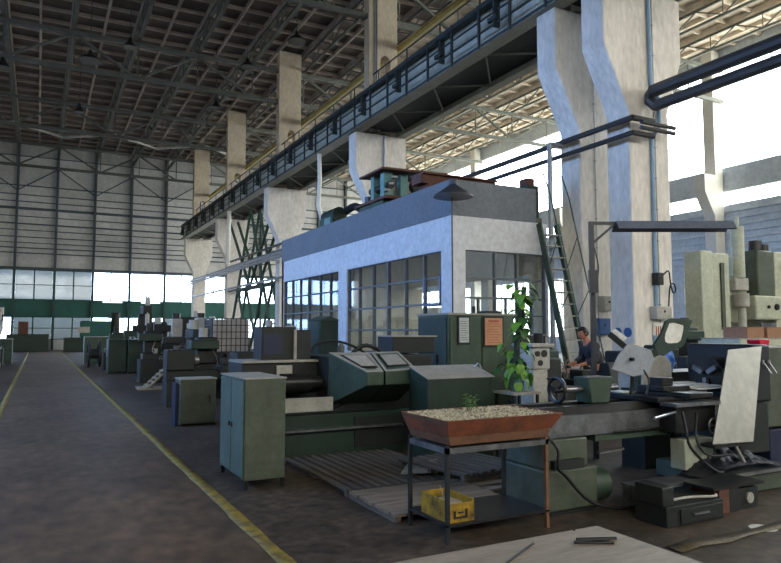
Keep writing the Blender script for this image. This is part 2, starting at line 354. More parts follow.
# conduits on near columns
s = MB(); s.tube([(.24, -.39, 1.9), (.24, -.39, 6.2), (.5, -.41, 6.5), (.5, -.41, 7.2), (.24, -.41, 7.5), (.24, -.39, 9.8)], 0.045, smooth=0)
s.build('conduit', 'pipeb', CO[0])
for c, x in ((CO[0], .38), (CO[1], .05)):
    s = MB().tube([(x, -.37, 0.4), (x, -.37, 9.8)], 0.012, smooth=0)
    for z in range(1, 13): s.box(x-.03, -.385, z*.75, x+.03, -.35, z*.75+.03)
    s.build('cable', 'pipeg', c)
MB().tube([(-.2, -.28, 9.9), (-.2, -.28, 16)], 0.05, smooth=0).tube([(-.32, -.28, 9.9), (-.32, -.28, 16)], 0.03, smooth=0).build('conduit', 'pipeg', CO[2])
MB().tube([(0.1, -.4, 0), (0.1, -.4, 9.8)], 0.05, smooth=0).build('conduit', 'pipeg', CO[2])
# ================================================================= CRANE RUNWAY
Y0, Y1 = 4.0, 62.0
t = thing('crane_runway', 'long blue-grey crane runway with dark railings carried on the concrete columns', 'crane runway', (0.1, 0, 9.85))
L = lambda z: z
B(11.02, Y0, 0.0, 11.5, Y1, 0.12).build('bottom_flange', 'craneflange', t)
s = B(11.33, Y0, 0.12, 11.41, Y1, 1.25)
y = Y0
while y < Y1: s.box(11.25, y, 0.12, 11.33, y+0.03, 1.22); y += 1.5
s.build('girder_web', 'crane', t)
B(11.02, Y0, 1.22, 11.75, Y1, 1.32).build('top_flange', 'rail', t)
B(13.15, Y0, 0.0, 13.5, Y1, 0.14).box(13.25, Y0, 0.14, 13.33, Y1, 1.3).build('bottom_flange', 'craneflange', t)
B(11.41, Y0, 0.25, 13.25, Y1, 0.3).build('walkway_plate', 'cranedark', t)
y = 1.0; s = MB()
while y < Y1-3:
    if y > Y0: s.bar((11.5, y, 0.06), (13.15, y+2.0, 0.06), 0.05).bar((13.15, y+2.0, 0.06), (11.5, y+3, 0.06), 0.05)
    y += 3
s.build('cross_bracing', 'truss_grey', t)
s = B(11.0, Y0, 0.02, 11.04, Y1, 0.1).box(11.0, Y0, 0.42, 11.04, Y1, 0.48).box(11.0, Y0, 0.78, 11.04, Y1, 0.83).box(10.99, Y0, 1.16, 11.05, Y1, 1.24)
y = Y0; k = 0
while y < Y1:
    s.box(10.97, y, 0.0, 11.03, y+0.07, 1.3)
    if k % 2: s.box(10.9, y+.6, .3, 11.1, y+.68, 1.05).box(10.88, y+.5, .5, 10.98, y+.9, .62)
    y += 1.45; k += 1
s.build('railing', 'rail', t)
s = B(12.02, Y0, 2.55, 12.06, Y1, 2.6).box(12.02, Y0, 2.05, 12.06, Y1, 2.09)
y = Y0+1
while y < Y1: s.box(12.02, y, 1.3, 12.06, y+0.05, 2.6); y += 2.4
s.build('upper_handrail', 'rail', t)
s = B(13.45, 8, 3.9, 13.5, Y1, 4.1).box(13.4, 8, 4.1, 13.56, Y1, 4.15).box(13.4, 8, 3.86, 13.56, Y1, 3.9)
tag(s.build('overhead_beam', 'craneyel', None), 'long faded yellow steel beam running behind the crane runway above its railing', 'beam'); bpy.data.objects['overhead_beam'].location.z = 9.85
for c in CO[2:]:
    pass
# bell lamps under the roof
def roof_lamp(x, y, z, label, r=0.35):
    t = thing('pendant_lamp', label, 'lamp', (x, y, z), group='bell lamps under the roof')
    MB().lathe([(r, 0), (r*.98, .03), (r*.55, .22), (.1, .34), (.08, .5)]).lathe([(0, .12), (r*.5, .13), (r*.9, .04)]).build('lamp_shade', 'black', t)
    MB().cyl((0, 0, .45), (0, 0, 18.0-z), .02, n=6).build('rod', 'lampdk', t)
for x, y, z, l, r in ((1.75, 34, 14.4, 'wide dish lamp hanging highest at left under the dark roof', .55), (3.5, 34, 15.4, 'bell lamp hanging near the top edge, right of the wide dish lamp', .35),
                      (9.3, 34, 15.5, 'bell lamp under the roof, left of the upper column behind the office', .4), (8.6, 38, 14.4, 'bell lamp hanging in front of the second upper column', .35),
                      (1.6, 40, 13.65, 'small bell lamp hanging below the wide dish lamp', .3), (-1.8, 34, 13.4, 'bell lamp at the left edge of the picture under the roof', .35), (10.6, 30, 15.6, 'large bell lamp by the top edge, left of the tall upper column', .45)):
    roof_lamp(x, y, z, l, r)

# ================================================================= ROOF STEEL
def main_truss(Y, xa, xb, m, label, grp):
    s = MB(); s.box(xa, Y-.11, 14.9, xb, Y+.11, 15.1).box(xa, Y-.1, 16.75, xb, Y+.1, 16.95)
    x = 1.12
    while x-6.2 > xa: x -= 6.2
    while x < xb:
        for e in (-3.1, 3.1):
            if xa <= x+e <= xb: s.bar((x, Y, 16.8), (x+e, Y, 15.0), .12)
            if xa <= x+e <= xb and xa <= x <= xb: s.bar((x+e, Y, 15.0), (x+e, Y, 16.8), .07)
        if xa <= x <= xb: s.bar((x, Y, 15), (x, Y, 16.8), .05)
        x += 6.2
    tag(s.build('roof_truss', m), label, 'roof truss', grp)
nm = {24.98: 'nearest', 36.98: 'second', 48.98: 'third', 60.98: 'farthest'}
for Y in nm:
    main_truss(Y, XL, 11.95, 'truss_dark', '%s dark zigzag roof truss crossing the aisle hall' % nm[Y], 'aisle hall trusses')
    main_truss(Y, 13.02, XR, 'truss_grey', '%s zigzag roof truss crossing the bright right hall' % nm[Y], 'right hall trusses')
NAMES = ['leftmost', 'second from left', 'third from left', 'fourth from left', 'fifth from left', 'sixth from left', 'seventh from left', 'eighth from left', 'ninth from left', 'tenth from left', 'eleventh from left', 'rightmost']
def lattice(x, m, label, grp, w=.08, cw=.14):
    s = MB()
    for a, b in ((16.0, 65.8),):
        s.box(x-cw/2, a, 16.95, x+cw/2, b, 17.07).box(x-cw/2, a, 17.74, x+cw/2, b, 17.84)
        y = 13.0
        while y < b-2:
            if y > a: s.bar((x, y, 17.78), (x, y+1.5, 17.03), w, w).bar((x, y+3, 17.78), (x, y+1.5, 17.03), w, w).bar((x, y+1.5, 17.03), (x, y+1.5, 17.78), w*.7)
            y += 3
    tag(s.build('roof_joist', m), label, 'roof joist', grp)
for i, k in enumerate(range(-2, 4)):
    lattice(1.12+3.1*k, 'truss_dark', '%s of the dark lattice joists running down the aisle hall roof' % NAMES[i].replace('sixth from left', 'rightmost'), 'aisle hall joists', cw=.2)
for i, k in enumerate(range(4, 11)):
    lattice(1.12+3.1*k, 'truss_grey' if k > 5 else 'truss_dark', '%s of the lattice joists under the sunlit right hall roof' % NAMES[i].replace('seventh from left', 'rightmost'), 'right hall joists', w=.06, cw=.09)  # first joists take darker steel as painted shade, like the ceiling there
# horizontal wind bracing by the back wall
s = MB(); x = -8.18; up = True
while x < 11:
    s.bar((x, 49.2 if up else 51.6, 15.2), (x+3.1, 51.6 if up else 49.2, 15.2), .13); x += 3.1; up = not up
tag(s.build('wind_bracing', 'truss_light'), 'pale zigzag braces under the third roof truss', 'bracing')
s = MB(); x = -5.08; up = True
while x < 11:
    s.bar((x, 65.55, 15.9 if up else 13.8), (x+6.2 if False else x+3.1, 65.55, 13.8 if up else 15.9), .09); x += 3.1; up = not up
tag(s.build('wall_bracing', 'wallsteel'), 'dark zigzag braces across the top of the back wall', 'bracing')

# green column bracing between the third and second columns
def vbrace(ya, yb, label):
    s = MB(); x0, x1 = 12.15, 12.75; ym = (ya+yb)/2
    for x in (x0, x1):
        for a, b in (((x, ya, .1), (x, ym, 9.6)), ((x, yb, .1), (x, ym, 9.6)), ((x, ya, 9.6), (x, ym, 4.5)), ((x, yb, 9.6), (x, ym, 4.5)), ((x, ya, 4.5), (x, yb, 4.5)), ((x, ya+2.6, 4.5), (x, ym, 0.1)), ((x, yb-2.6, 4.5), (x, ym, .1))):
            s.bar(a, b, .15, .12)
    for k in range(6):
        z = .3+1.6*k; y = ya+(ym-ya)*k/6; y2 = yb-(yb-ym)*k/6
        for q in (y, y2): s.bar((x0, q, z), (x1, q, z+.7), .05)
    tag(s.build('column_bracing', 'braceg'), label, 'bracing')
vbrace(37.5, 48.5, 'green crossed steel bracing between two columns, left of the office')
# pipes
def pipes(name, m, lines, label, cat='pipe', r=.06):
    s = MB()
    for l in lines: s.tube(l[0], l[1], smooth=0, n=10)
    tag(s.build(name, m), label, cat)
pipes('pipe_bundle', 'pipe', [([(11.82, 10.7, 6.5), (11.82, 48, 6.5)], .07), ([(11.82, 10.7, 6.15), (11.82, 48, 6.15)], .06), ([(11.82, 10.7, 6.5), (12.5, 10.7, 6.5)], .07), ([(11.82, 10.7, 6.15), (12.5, 10.7, 6.15)], .06),
      ([(12.0, 10.6, 6.4), (13.1, 10.6, 6.4)], .05), ([(12.0, 10.62, 6.28), (13.1, 10.62, 6.28)], .05)], 'pair of dark pipes running along the columns and turning around the nearest one')
pipes('riser_pipe', 'pipeg', [([(11.34, 12.95, 6.4), (11.34, 12.95, 0.0)], .065), ([(11.34, 12.95, 6.38), (11.75, 12.95, 6.38)], .06)], 'grey vertical pipe dropping beside the office ladder from the dark pipes')
pipes('service_duct', 'pipe', [([(12.55, 10.75, 7.25), (12.55, 2.5, 7.25)], .15), ([(12.62, 10.75, 6.91), (12.62, 2.5, 6.91)], .13), ([(12.55, 10.72, 7.25), (12.56, 10.84, 7.16), (12.58, 10.86, 7.06), (12.62, 10.72, 6.91)], .13)], 'thick dark twin ducts running to the upper right corner from the near column', 'duct')
pipes('pipe_bundle', 'pipeg', [([(11.7, 26, 6.0), (11.7, 60, 6.0)], .12), ([(11.5, 26, 5.7), (11.5, 60, 5.7)], .08), ([(11.75, 30, 4.6), (11.75, 60, 4.6)], .07)], 'light grey pipes along the far columns left of the office')
pipes('downpipe', 'white', [([(11.35, 45.5, 9.95), (11.3, 45.5, 6.2)], .14)], 'short white vertical pipe under the far crane runway')
pipes('vent_pipe', 'white', [([(11.3, 28.7, 9.85), (11.33, 28.7, 8.6), (11.27, 28.7, 7.4), (11.4, 28.4, 6.6)], .1)], 'white hanging pipe behind the office roof, left of the machinery')

# ================================================================= OFFICE
OX, OY, OE, OR, OZ, OB = 8.4, 13.0, 25.2, 11.25, 5.18, 4.34
of = thing('site_office', 'whitewashed single-storey workshop office with grey parapet and large gridded windows', 'building', (0, 0, 0))
w = .2
s = MB()   # left wall with two openings
s.box(OX, OY, 3.55, OX+w, OE, OB).box(OX, OY, 0, OX+w, OE, 1.05)
for a, b in ((OY, 13.45), (18.95, 19.6), (25.02, OE)): s.box(OX, a, 1.05, OX+w, b, 3.55)
s.box(OX, OE-w, 0, OR, OE, OB)
s.box(OX+w, OY, 3.55, OR, OY+w, OB).box(OX+w, OY, 0, OR, OY+w, 1.5).box(OX+w, OY, 1.5, 8.79, OY+w, 3.55).box(11.2, OY, 1.5, OR, OY+w, 3.55)
s.build('outer_wall', 'office', of)
B(OX-.02, OY-.02, OB, OX+.18, OE, OZ).box(OX+.18, OY-.02, OB, 10.9, OY+.18, OZ).box(OX+.18, OE-.2, OB, 10.9, OE, OZ).box(10.7, OY+.18, OB, 10.9, OE-.2, OZ).build('parapet', 'officeband', of)
B(OX+.18, OY+.18, 4.34, OR, OE-.2, 4.5).build('roof', 'offroof', of)
B(OX+w, OY+w, 0.0, OR, OE-w, .05).build('inner_floor', 'offroof', of)
s = MB()   # right wall with tall panes letting the daylight of the right hall in
s.box(OR-.15, OY+w, 0, OR, OE-w, 1.2).box(OR-.15, OY+w, 3.1, OR, OE-w, 4.34)
for y in (13.2, 15.3, 17.4, 19.5, 21.6, 23.7): s.box(OR-.15, y, 1.2, OR, y+.35, 3.1)
s.build('rear_wall', 'offin', of)
B(OX+.2, 18.95, 0.05, OR-.15, 19.05, 3.0).build('partition', 'offin', of)
def offwin_x(ys, z0, z1, rows, thick=()):
    f = MB()
    for i, y in enumerate(ys):
        tt = .02 if i not in (0, len(ys)-1) and i not in thick else .04
        f.box(OX+.04, y-tt/1.0, z0, OX+.14, y+tt/1.0, z1)
    for k in range(rows+1):
        z = z0+(z1-z0)*k/rows; f.box(OX+.05, ys[-1], z-.024, OX+.13, ys[0], z+.024)
    fr = f.build('window_frame', 'offframe', of)
    B(OX+.085, ys[-1], z0, OX+.095, ys[0], z1).build('glass_pane', 'offglass', fr)
offwin_x([25.02, 24.1, 23.25, 22.4, 21.3, 20.4, 19.6], 1.05, 3.55, 4, (3,))
offwin_x([18.95, 18.15, 17.2, 16.3, 15.3, 14.35, 13.45], 1.05, 3.55, 4, (3,))
f = MB()
for x in (8.79, 9.68, 10.34, 11.2): f.box(x-.022, OY+.04, 1.5, x+.022, OY+.14, 3.55)
for z in (1.5, 2.43, 2.75 if False else 2.9, 3.55): f.box(8.79, OY+.05, z-.024, 11.2, OY+.13, z+.024)
for x in (9.2, 10.0, 10.8): f.box(x-.02, OY+.05, 1.5, x+.02, OY+.13, 2.43)
f.box(8.79, OY+.05, 2.0, 11.2, OY+.13, 2.03)
fr = f.build('window_frame', 'offframe', of)
B(8.79, OY+.085, 1.5, 11.2, OY+.095, 3.55).build('glass_pane', 'offglass', fr)
f = B(OX+.0, 13.5, 2.25, OX+.2, 14.3, 2.31).box(OX, 13.5, 2.25, OX+.05, 13.56, 3.0).box(OX, 14.24, 2.25, OX+.05, 14.3, 3.0)
f.build('vent_sash', 'bluegrey', of)
# desks seen through the panes
for x, y, l in ((9.3, 15.0, 'office desk seen through the right part of the gridded window'), (9.4, 21.5, 'office desk behind the far gridded window')):
    t = thing('office_desk', l, 'desk', (x, y, .05))
    B(-.4, -.8, .72, .4, .8, .76).build('desk_top', 'boxbrown', t, .005)
    for a in (-.36, .32):
        for b in (-.75, .7): B(a, b, 0, a+.04, b+.04, .72).build('leg', 'dark', t)
# lamp dish on the office corner
t = thing('dish_lamp', 'dark wide dish lamp on a thin pole at the office corner', 'lamp', (8.08, 12.42, 0))
MB().lathe([(.44, 4.62), (.43, 4.66), (.16, 4.84), (.09, 4.9), (.08, 5.02), (.0, 5.04)], n=28).lathe([(.41, 4.63), (.15, 4.8), (.0, 4.82)], n=28).build('lamp_shade', 'lampdk', t)
MB().cyl((0, .05, 0), (0, .05, 4.72), .018, n=8).build('pole', 'lampdk', t)
# roof machinery
t = thing('roof_winch', 'turquoise and green winch frame with rust brown plates on the office roof', 'machine', (9.3, 17.2, 4.5))
s = B(-.6, -.1, 0, .55, 1.5, .95); s.build('base', 'green', t, .02)
MB().box(-.66, -.4, .95, .75, 1.7, 1.03).build('base_plate', 'brown', t)
for q in ((-.5, .0, -.2, .25), (-.5, .7, -.2, .9), (.05, .0, .3, .25)): B(q[0], q[1], 1.03, q[2], q[3], 1.8).build('post', 'turq', t, .01)
B(.35, .1, 1.25, 1.1, .5, 1.6).box(-.1, .4, 1.2, .4, .8, 1.75).build('housing', 'greyp', t, .02)
MB().cyl((.6, -.1, 1.45), (.6, .6, 1.45), .22).cyl((-.35, -.15, 1.4), (-.35, 1.1, 1.4), .12).build('drum', 'iron', t)
MB().slab([(-.7, -.3, 1.8), (1.3, -.6, 1.75), (1.3, .6, 1.75), (-.7, 1.3, 1.8)], .06).build('cover_plate', 'brown', t)
MB().box(.9, -.6, .9, 2.3, .5, 1.15).box(1.0, -.5, 1.2, 1.5, .3, 1.5).build('side_frame', 'brown', t, .01)
for k in range(3): MB().box(-.55+.12*k, -.2, 1.2+.2*k, -.5+.12*k+.1, -.1, 1.26+.2*k).build('bracket', 'greyp', t)
t = thing('steel_beam', 'rust brown steel beam lying along the office parapet behind the dish lamp', 'beam', (8.75, 14.6, 4.5))
MB().box(-.3, -.15, .9, 2.0, .35, 1.12).box(-.3, -.25, 1.12, 2.0, .45, 1.16).box(-.1, -.15, 0, .1, .35, .9).box(1.8, -.15, 0, 2.0, .35, .9).build('beam_body', 'brown', t)
t = thing('roof_blower', 'small green motor blower near the far end of the office roof', 'machine', (8.95, 21.2, 4.5))
B(-.3, -.4, .0, .6, .7, 1.05).build('body', 'green', t, .04)
MB().cyl((-.05, -.5, 1.1), (-.05, .6, 1.1), .25).build('drum', 'greend', t)
MB().tube([(.2, -.4, 1.2), (.3, -1.0, 1.3), (.4, -1.7, 1.0), (.4, -2.3, 1.3), (.5, -3.0, 1.1)], .13).build('hose', 'black', t)
B(-.32, -.3, .7, -.3, .2, 1.0).build('name_plate', 'turq', t)
MB().cyl((.4, -1.9, .0), (.4, -1.9, 1.45), .16).build('canister', 'iron', t)
# more stuff on the right end of the roof
t = thing('roof_crate', 'dark green crate stack at the right end of the office roof', 'crate', (10.97, 13.25, 4.5))
B(-.1, 0, 0, .25, .5, .85).build('crate_box', 'greend', t, .01); B(-.05, .1, .85, .2, .4, 1.05).build('crate_lid', 'brown', t, .01)

# stair ladder
t = thing('steel_ladder', 'green steep steel ladder leaning up to the office roof', 'ladder', (11.15, 11.7, 0))
top = Vector((-.0, 1.15, 4.3))
for x, n in ((-.28, 'stringer'), (.28, 'stringer')):
    MB().bar((x, 0, 0), (x, 1.15, 4.3), .05, .16).build(n, 'green', t)
s = MB()
for k in range(1, 15):
    q = top*(k/15); s.box(-.26, q.y-.1, q.z-.015, .26, q.y+.1, q.z+.015)
s.build('treads', 'greyp', t)
for x in (-.28, .3):
    MB().tube([(x, -.35, 1.0), (x, .7, 4.9), (x, .95, 5.5), (x, 1.2, 5.5)], .018, smooth=0).tube([(x, .1, .5), (x, -.35, 1.0)], .015, smooth=0).tube([(x, .5, 2), (x, .1, 2.6)], .012, smooth=0).tube([(x, .8, 3.2), (x, .45, 3.9)], .012, smooth=0).build('handrail', 'green', t)
# ================================================================= FOREGROUND
# near table
t = thing('work_table', 'plywood-topped steel table cut off by the bottom edge of the picture', 'table', (1.3, 1.75, 0))
B(-.95, -.9, .765, .9, .5, .8).build('table_top', 'ply', t, .004)
B(-.93, -.88, .7, .88, .48, .765).build('frame', 'iron', t)
for x in (-.9, .82):
    for y in (-.85, .4): B(x, y, 0, x+.05, y+.05, .7).build('leg', 'iron', t)
def onz(name, pts, r, label, m='black', cat='rod'):
    tag(MB().tube(pts, r, smooth=0).build(name, m), label, cat)
z = .8
for i, (a, b, l) in enumerate((((1.965, 2.125), (2.12, 2.06), 'upper of the three short black rods on the table'), ((1.93, 2.10), (2.065, 2.02), 'lower of the three short black rods on the table'), ((1.955, 2.11), (2.09, 2.065), 'middle one of the three short black rods on the table'))):
    onz('black_rod', [(*a, z+.007), (*b, z+.007)], .006, l)
onz('long_rod', [(1.52, 2.02, z+.005), (1.78, 2.17, z+.005)], .004, 'single long dark rod lying across the table left of the short rods')
tag(MB().lathe([(.006, 0), (.006, .004), (0, .005)], (2.06, 2.27-.03, z)).build('screw', 'black'), 'tiny dark screw on the table above the rods', 'screw')

# grey green locker by the aisle
t = thing('tool_cabinet', 'pale green two-door steel cabinet on short legs next to the yellow line', 'cabinet', (1.95, 7.0, 0))
B(0, 0, .09, .44, 1.02, 1.14).build('body', 'greenl', t, .006)
B(-.015, -.01, 1.14, .45, 1.03, 1.155).build('cabinet_top', 'greytop', t)
for a, b, m in ((.03, .5, 'teal'), (.52, .99, 'teal')):
    d = B(-.018, a, .12, -.002, b, 1.12).build('door', m, t, .004)
    B(-.035, (b-.05) if a < .3 else a+.03, .6, -.018, (b-.035) if a < .3 else a+.045, .65).build('handle', 'iron', d)
for x in (.0, .4):
    for y in (.0, .98): B(x, y, 0, x+.04, y+.04, .09).build('leg', 'iron', t)

# trolley with planter
t = thing('steel_trolley', 'two-shelf angle iron stand carrying the terracotta planter', 'stand', (2.85, 4.5, 0))
B(0, 0, .715, 1.02, .62, .735).build('shelf', 'steeld', t)
B(0, 0, .13, 1.02, .62, .15).build('shelf', 'iron', t)
B(0, 0, .69, 1.02, .02, .715).box(0, .6, .69, 1.02, .62, .715).box(0, .02, .69, .02, .6, .715).box(1.0, .02, .69, 1.02, .6, .715).build('frame', 'steeld', t)
for x in (-.0, .99):
    for y in (0, .59): B(x, y, 0, x+.03, y+.03, .755).build('leg', 'plantdk' if x > .5 and y == 0 else 'dark', t)
t = thing('planter_box', 'long terracotta wooden planter filled with pale pebbles on the steel stand', 'planter', (2.85, 4.45, .755))
def frus(x0, x1, y0, y1, z0, X0, X1, Y0_, Y1_, z1, th=None):
    vs = [(x0, y0, z0), (x1, y0, z0), (x1, y1, z0), (x0, y1, z0), (X0, Y0_, z1), (X1, Y0_, z1), (X1, Y1_, z1), (X0, Y1_, z1)]
    return vs, [(3,2,1,0), (4,5,6,7), (0,1,5,4), (1,2,6,5), (2,3,7,6), (3,0,4,7)]
MB().add(*frus(.03, 1.0, .04, .66, -.0, .0, 1.02, .02, .68, .07)).build('planter_base', 'plantdk', t, .004)
vs = []
for (x0, x1, y0, y1, z) in ((.0, 1.03, .02, .68, .075), (-.04, 1.125, -.03, .73, .2), (-.035, 1.11, .0, .70, .2), (.02, 1.0, .04, .66, .1)):
    x0 = max(x0, -.035); vs += [(x0, y0, z), (x1, y0, z), (x1, y1, z), (x0, y1, z)]
fs = [(4*k+i, 4*k+(i+1) % 4, 4*k+4+(i+1) % 4, 4*k+4+i) for k in range(3) for i in range(4)]+[(3, 2, 1, 0), (12, 13, 14, 15)]
MB().add(vs, fs).build('planter_tray', 'planter', t)
B(-.03, .005, .17, 1.1, .695, .19).build('soil', 'soil', t)
s = MB(); rnd = random.Random(3)
for i in range(1500):
    x = rnd.uniform(-.02, 1.09); y = rnd.uniform(.01, .685); r = rnd.uniform(.006, .014); zz = .188+rnd.uniform(0, .012)
    a = rnd.uniform(0, PI)
    c, d = math.cos(a)*r*1.3, math.sin(a)*r*1.3
    s.add([(x+c, y+d, zz), (x-d, y+c, zz), (x-c, y-d, zz), (x+d, y-c, zz), (x, y, zz+r), (x, y, zz-r)], [(0,1,4), (1,2,4), (2,3,4), (3,0,4), (1,0,5), (2,1,5), (3,2,5), (0,3,5)])
o = s.build('pebbles', 'pebble', t); o['kind'] = 'stuff'
# leaves
def leaf(s, p, d, L, W, droop=.3, heart=True):
    p = Vector(p); d = Vector(d).normalized(); side = d.cross(Vector((0, 0, 1)))
    side = side.normalized() if side.length > .05 else Vector((1, 0, 0)); n = side.cross(d)
    prof = [(0, .12), (-.06 if heart else .1, .5), (.12, .95), (.35, 1.0), (.6, .78), (.82, .4), (1, 0)] if heart else [(0, .1), (.2, .7), (.45, 1), (.7, .75), (1, 0)]
    mid = []; lf = []; rt = []
    for u, w in prof:
        base = p+d*(max(u, 0)*L)-n*(droop*L*max(u, 0)**2)
        off = d*(min(u, 0)*L)
        mid.append(base); lf.append(base+off+side*w*W/2+n*W*.10*w); rt.append(base+off-side*w*W/2+n*W*.10*w)
    k = len(prof); vs = mid+lf+rt; fs = []
    for i in range(k-1): fs += [(i, i+1, k+i+1, k+i), (i+1, i, 2*k+i, 2*k+i+1)]
    s.add(vs, fs)
t = thing('seedling', 'small leafy seedling growing out of the pebbles in the planter', 'plant', (3.33, 4.9, .94))
s = MB(); st = MB(); rnd = random.Random(5)
for i in range(5):
    a = rnd.uniform(0, 6.28); q = Vector((math.cos(a)*.03, math.sin(a)*.03, 0)); tp = Vector((math.cos(a)*.07, math.sin(a)*.06, rnd.uniform(.10, .2)))
    st.tube([q*.3, (q+tp)*.5, tp], .003, smooth=2, n=5)
    for j in range(9):
        e = q.lerp(tp, .3+.75*j/9); b = a+j*2.4
        leaf(s, e, (math.cos(b), math.sin(b), .4), rnd.uniform(.035, .06), .022, heart=False)
st.build('stem', 'stem', t); s.build('leaves', 'leaf', t)
# yellow crate
t = thing('yellow_crate', 'chipped yellow open metal box on the lower shelf of the stand', 'box', (2.88, 4.53, .15))
W, D, H = .245, .42, .17
s = B(0, 0, 0, W, D, .01).box(0, 0, .01, .012, D, H).box(W-.012, 0, .01, W, D, H).box(.012, 0, .01, W-.012, .012, H*.86).box(.012, D-.012, .01, W-.012, D, H)
s.build('crate_body', 'yelcrate', t, .002)
s = B(.05, -.006, .03, .07, 0, .09).box(.07, -.006, .03, .16, 0, .045).box(.16, -.006, .03, .18, 0, .10).box(.09, -.006, .07, .14, 0, .082)
s.build('painted_mark', 'dark', t)
s = MB().cyl((.1, .15, .02), (.14, .2, .26), .006, n=6).cyl((.12, .18, .03), (.08, .25, .24), .005, n=6).box(.05, .1, .1, .2, .3, .13)
s.build('contents', 'woodp', t)

# duckboards
def duckboard(x0, x1, y0, y1, z0, along, label, m, n, gap=.35):
    t = thing('duckboard', label, 'duckboard', (x0, y0, z0)); W_, D_ = x1-x0, y1-y0; s = MB()
    span = W_ if along == 'y' else D_
    pitch = span/n; bw = pitch*(1-gap); rr = random.Random(n)
    for i in range(n):
        a = i*pitch; j = rr.uniform(-.01, .01)
        if along == 'y': s.box(a, j, .045, a+bw, D_+j, .07)
        else: s.box(j, a, .045, W_+j, a+bw, .07)
    s.build('slats', m, t)
    for k in range(3):
        s = MB()
        if along == 'y': s.box(0, (D_-.06)*k/2, 0, W_, (D_-.06)*k/2+.06, .045)
        else: s.box((W_-.06)*k/2, 0, 0, (W_-.06)*k/2+.06, D_, .045)
        s.build('bearer', 'woodd', t)
    return t
duckboard(2.78, 4.26, 6.25, 8.18, 0.0, 'y', 'dark oily duckboard with gaps between slats in front of the green machine', 'woodd', 13, .48)
duckboard(2.78, 4.03, 5.22, 6.2, 0.0, 'x', 'pale grey plank duckboard seen behind and left of the yellow box', 'wood', 9, .08)
t = duckboard(3.95, 5.0, 5.9, 7.0, 0.1, 'y', 'raised duckboard lying crooked across the other boards behind the stand', 'woodd', 8, .45); t.rotation_euler.z = R(10)
duckboard(4.05, 5.5, 5.6, 6.2, .0, 'x', 'short duckboard between the stand and the lathe foot', 'wood', 3)
tag(MB().slab([(3.55, 6.55, .085), (3.95, 6.4, .1), (4.15, 6.75, .17), (3.8, 6.85, .12)], .008).build('loose_plate', 'greytop'), 'loose light grey plate lying on the duckboards behind the stand', 'plate')

# ------------------------------------------------ big lathe (right)
t = thing('engine_lathe', 'long green and grey engine lathe behind the planter stand, with handwheel and chuck', 'lathe', (4.05, 4.75, 0))
B(0, 0, .03, .62, .62, .40).build('pedestal', 'greenl', t, .02)
B(.02, .05, .40, .55, .6, .66).build('pedestal_neck', 'greenl', t, .015)
B(.05, .0, .0, .6, .62, .03).build('plinth', 'dark', t)
B(.1, -.01, .40, .45, .06, .48).build('recess_panel', 'dark', t)
s = MB().prism([(.12, .66), (.12, .86), (.18, .93), (.30, .93), (.30, .86), (.50, .86), (.50, .93), (.62, .93), (.68, .86), (.68, .66)], 'x', .05, 3.1)
s.build('bed', 'iron', t, .004)
B(.05, .075, .67, 2.9, .12, .865).build('bed_front_face', 'steeld', t)
B(.7, .10, .6, 1.7, .6, .66).build('bed_lower_rib', 'green', t)
B(0, .2, .66, .08, .7, .84).build('bed_end', 'green', t)
MB().cyl((.9, .05, .68), (2.7, .05, .68), .012).build('lead_screw', 'iron', t)
# tailstock
ts = MB().prism([(.84, .93), (1.08, .93), (1.14, 1.19), (.80, 1.19)], 'y', .28, .5).build('tailstock', 'green', t, .015)
MB().cyl((.60, .4, 1.07), (1.3, .4, 1.07), .035).build('quill', 'steel', ts)
B(.76, .26, 1.19, .95, .30, 1.205).build('clamp_lever', 'steel', ts)
hw = MB().ring((.50, .4, 1.07), (1, 0, 0), .118, .019).build('handwheel', 'iron', t)
s = MB().cyl((.46, .4, 1.07), (.6, .4, 1.07), .03)
for k in range(3):
    a = k*2.09+.4; s.bar((.50, .4, 1.07), (.50, .4+.12*math.cos(a), 1.07+.12*math.sin(a)), .02)
s.cyl((.5, .4+.12*math.cos(1.2), 1.07+.12*math.sin(1.2)), (.42, .4+.12*math.cos(1.2), 1.07+.12*math.sin(1.2)), .012)
s.build('spokes', 'iron', hw)
# carriage
cr = B(1.45, .0, .93, 2.25, .75, .985).box(1.55, -.12, .64, 2.15, .08, .92).build('carriage', 'iron', t, .01)
B(1.7, -.18, .985, 2.04, .72, 1.03).build('cross_slide', 'iron', cr, .006)
B(1.65, .1, 1.03, 2.05, .45, 1.08).box(1.75, .2, 1.08, 1.92, .38, 1.16).build('tool_post', 'iron', cr, .006)
B(1.45, -.22, .91, 2.1, -.02, .945).build('apron_shelf', 'steeld', cr)
B(1.72, -.08, .26, 2.15, .1, .56).build('apron_guard', 'olive', t, .01)
MB().cyl((1.05, -.3, .84), (1.5, -.16, .86), .013).build('feed_lever', 'steel', cr)
for x, zz in ((2.0, .70),):
    MB().ring((x, -.2, zz), (0, 1, 0), .07, .009).bar((x-.07, -.2, zz), (x+.07, -.2, zz), .012).cyl((x, -.2, zz), (x, -.12, zz), .015).build('crank_wheel', 'steeld', cr)
s = MB()
for k in range(4): s.box(2.06, .0+.17*k, 1.04+.006*k, 2.66, .12+.17*k, 1.05+.006*k)
s.box(1.5, .5, .99, 2.1, .72, 1.0)
s.build('way_cover', 'white', cr)  # white stands for window reflections on the steel slats
B(2.1, .05, .99, 2.25, .2, 1.04).build('bracket', 'steel', cr)
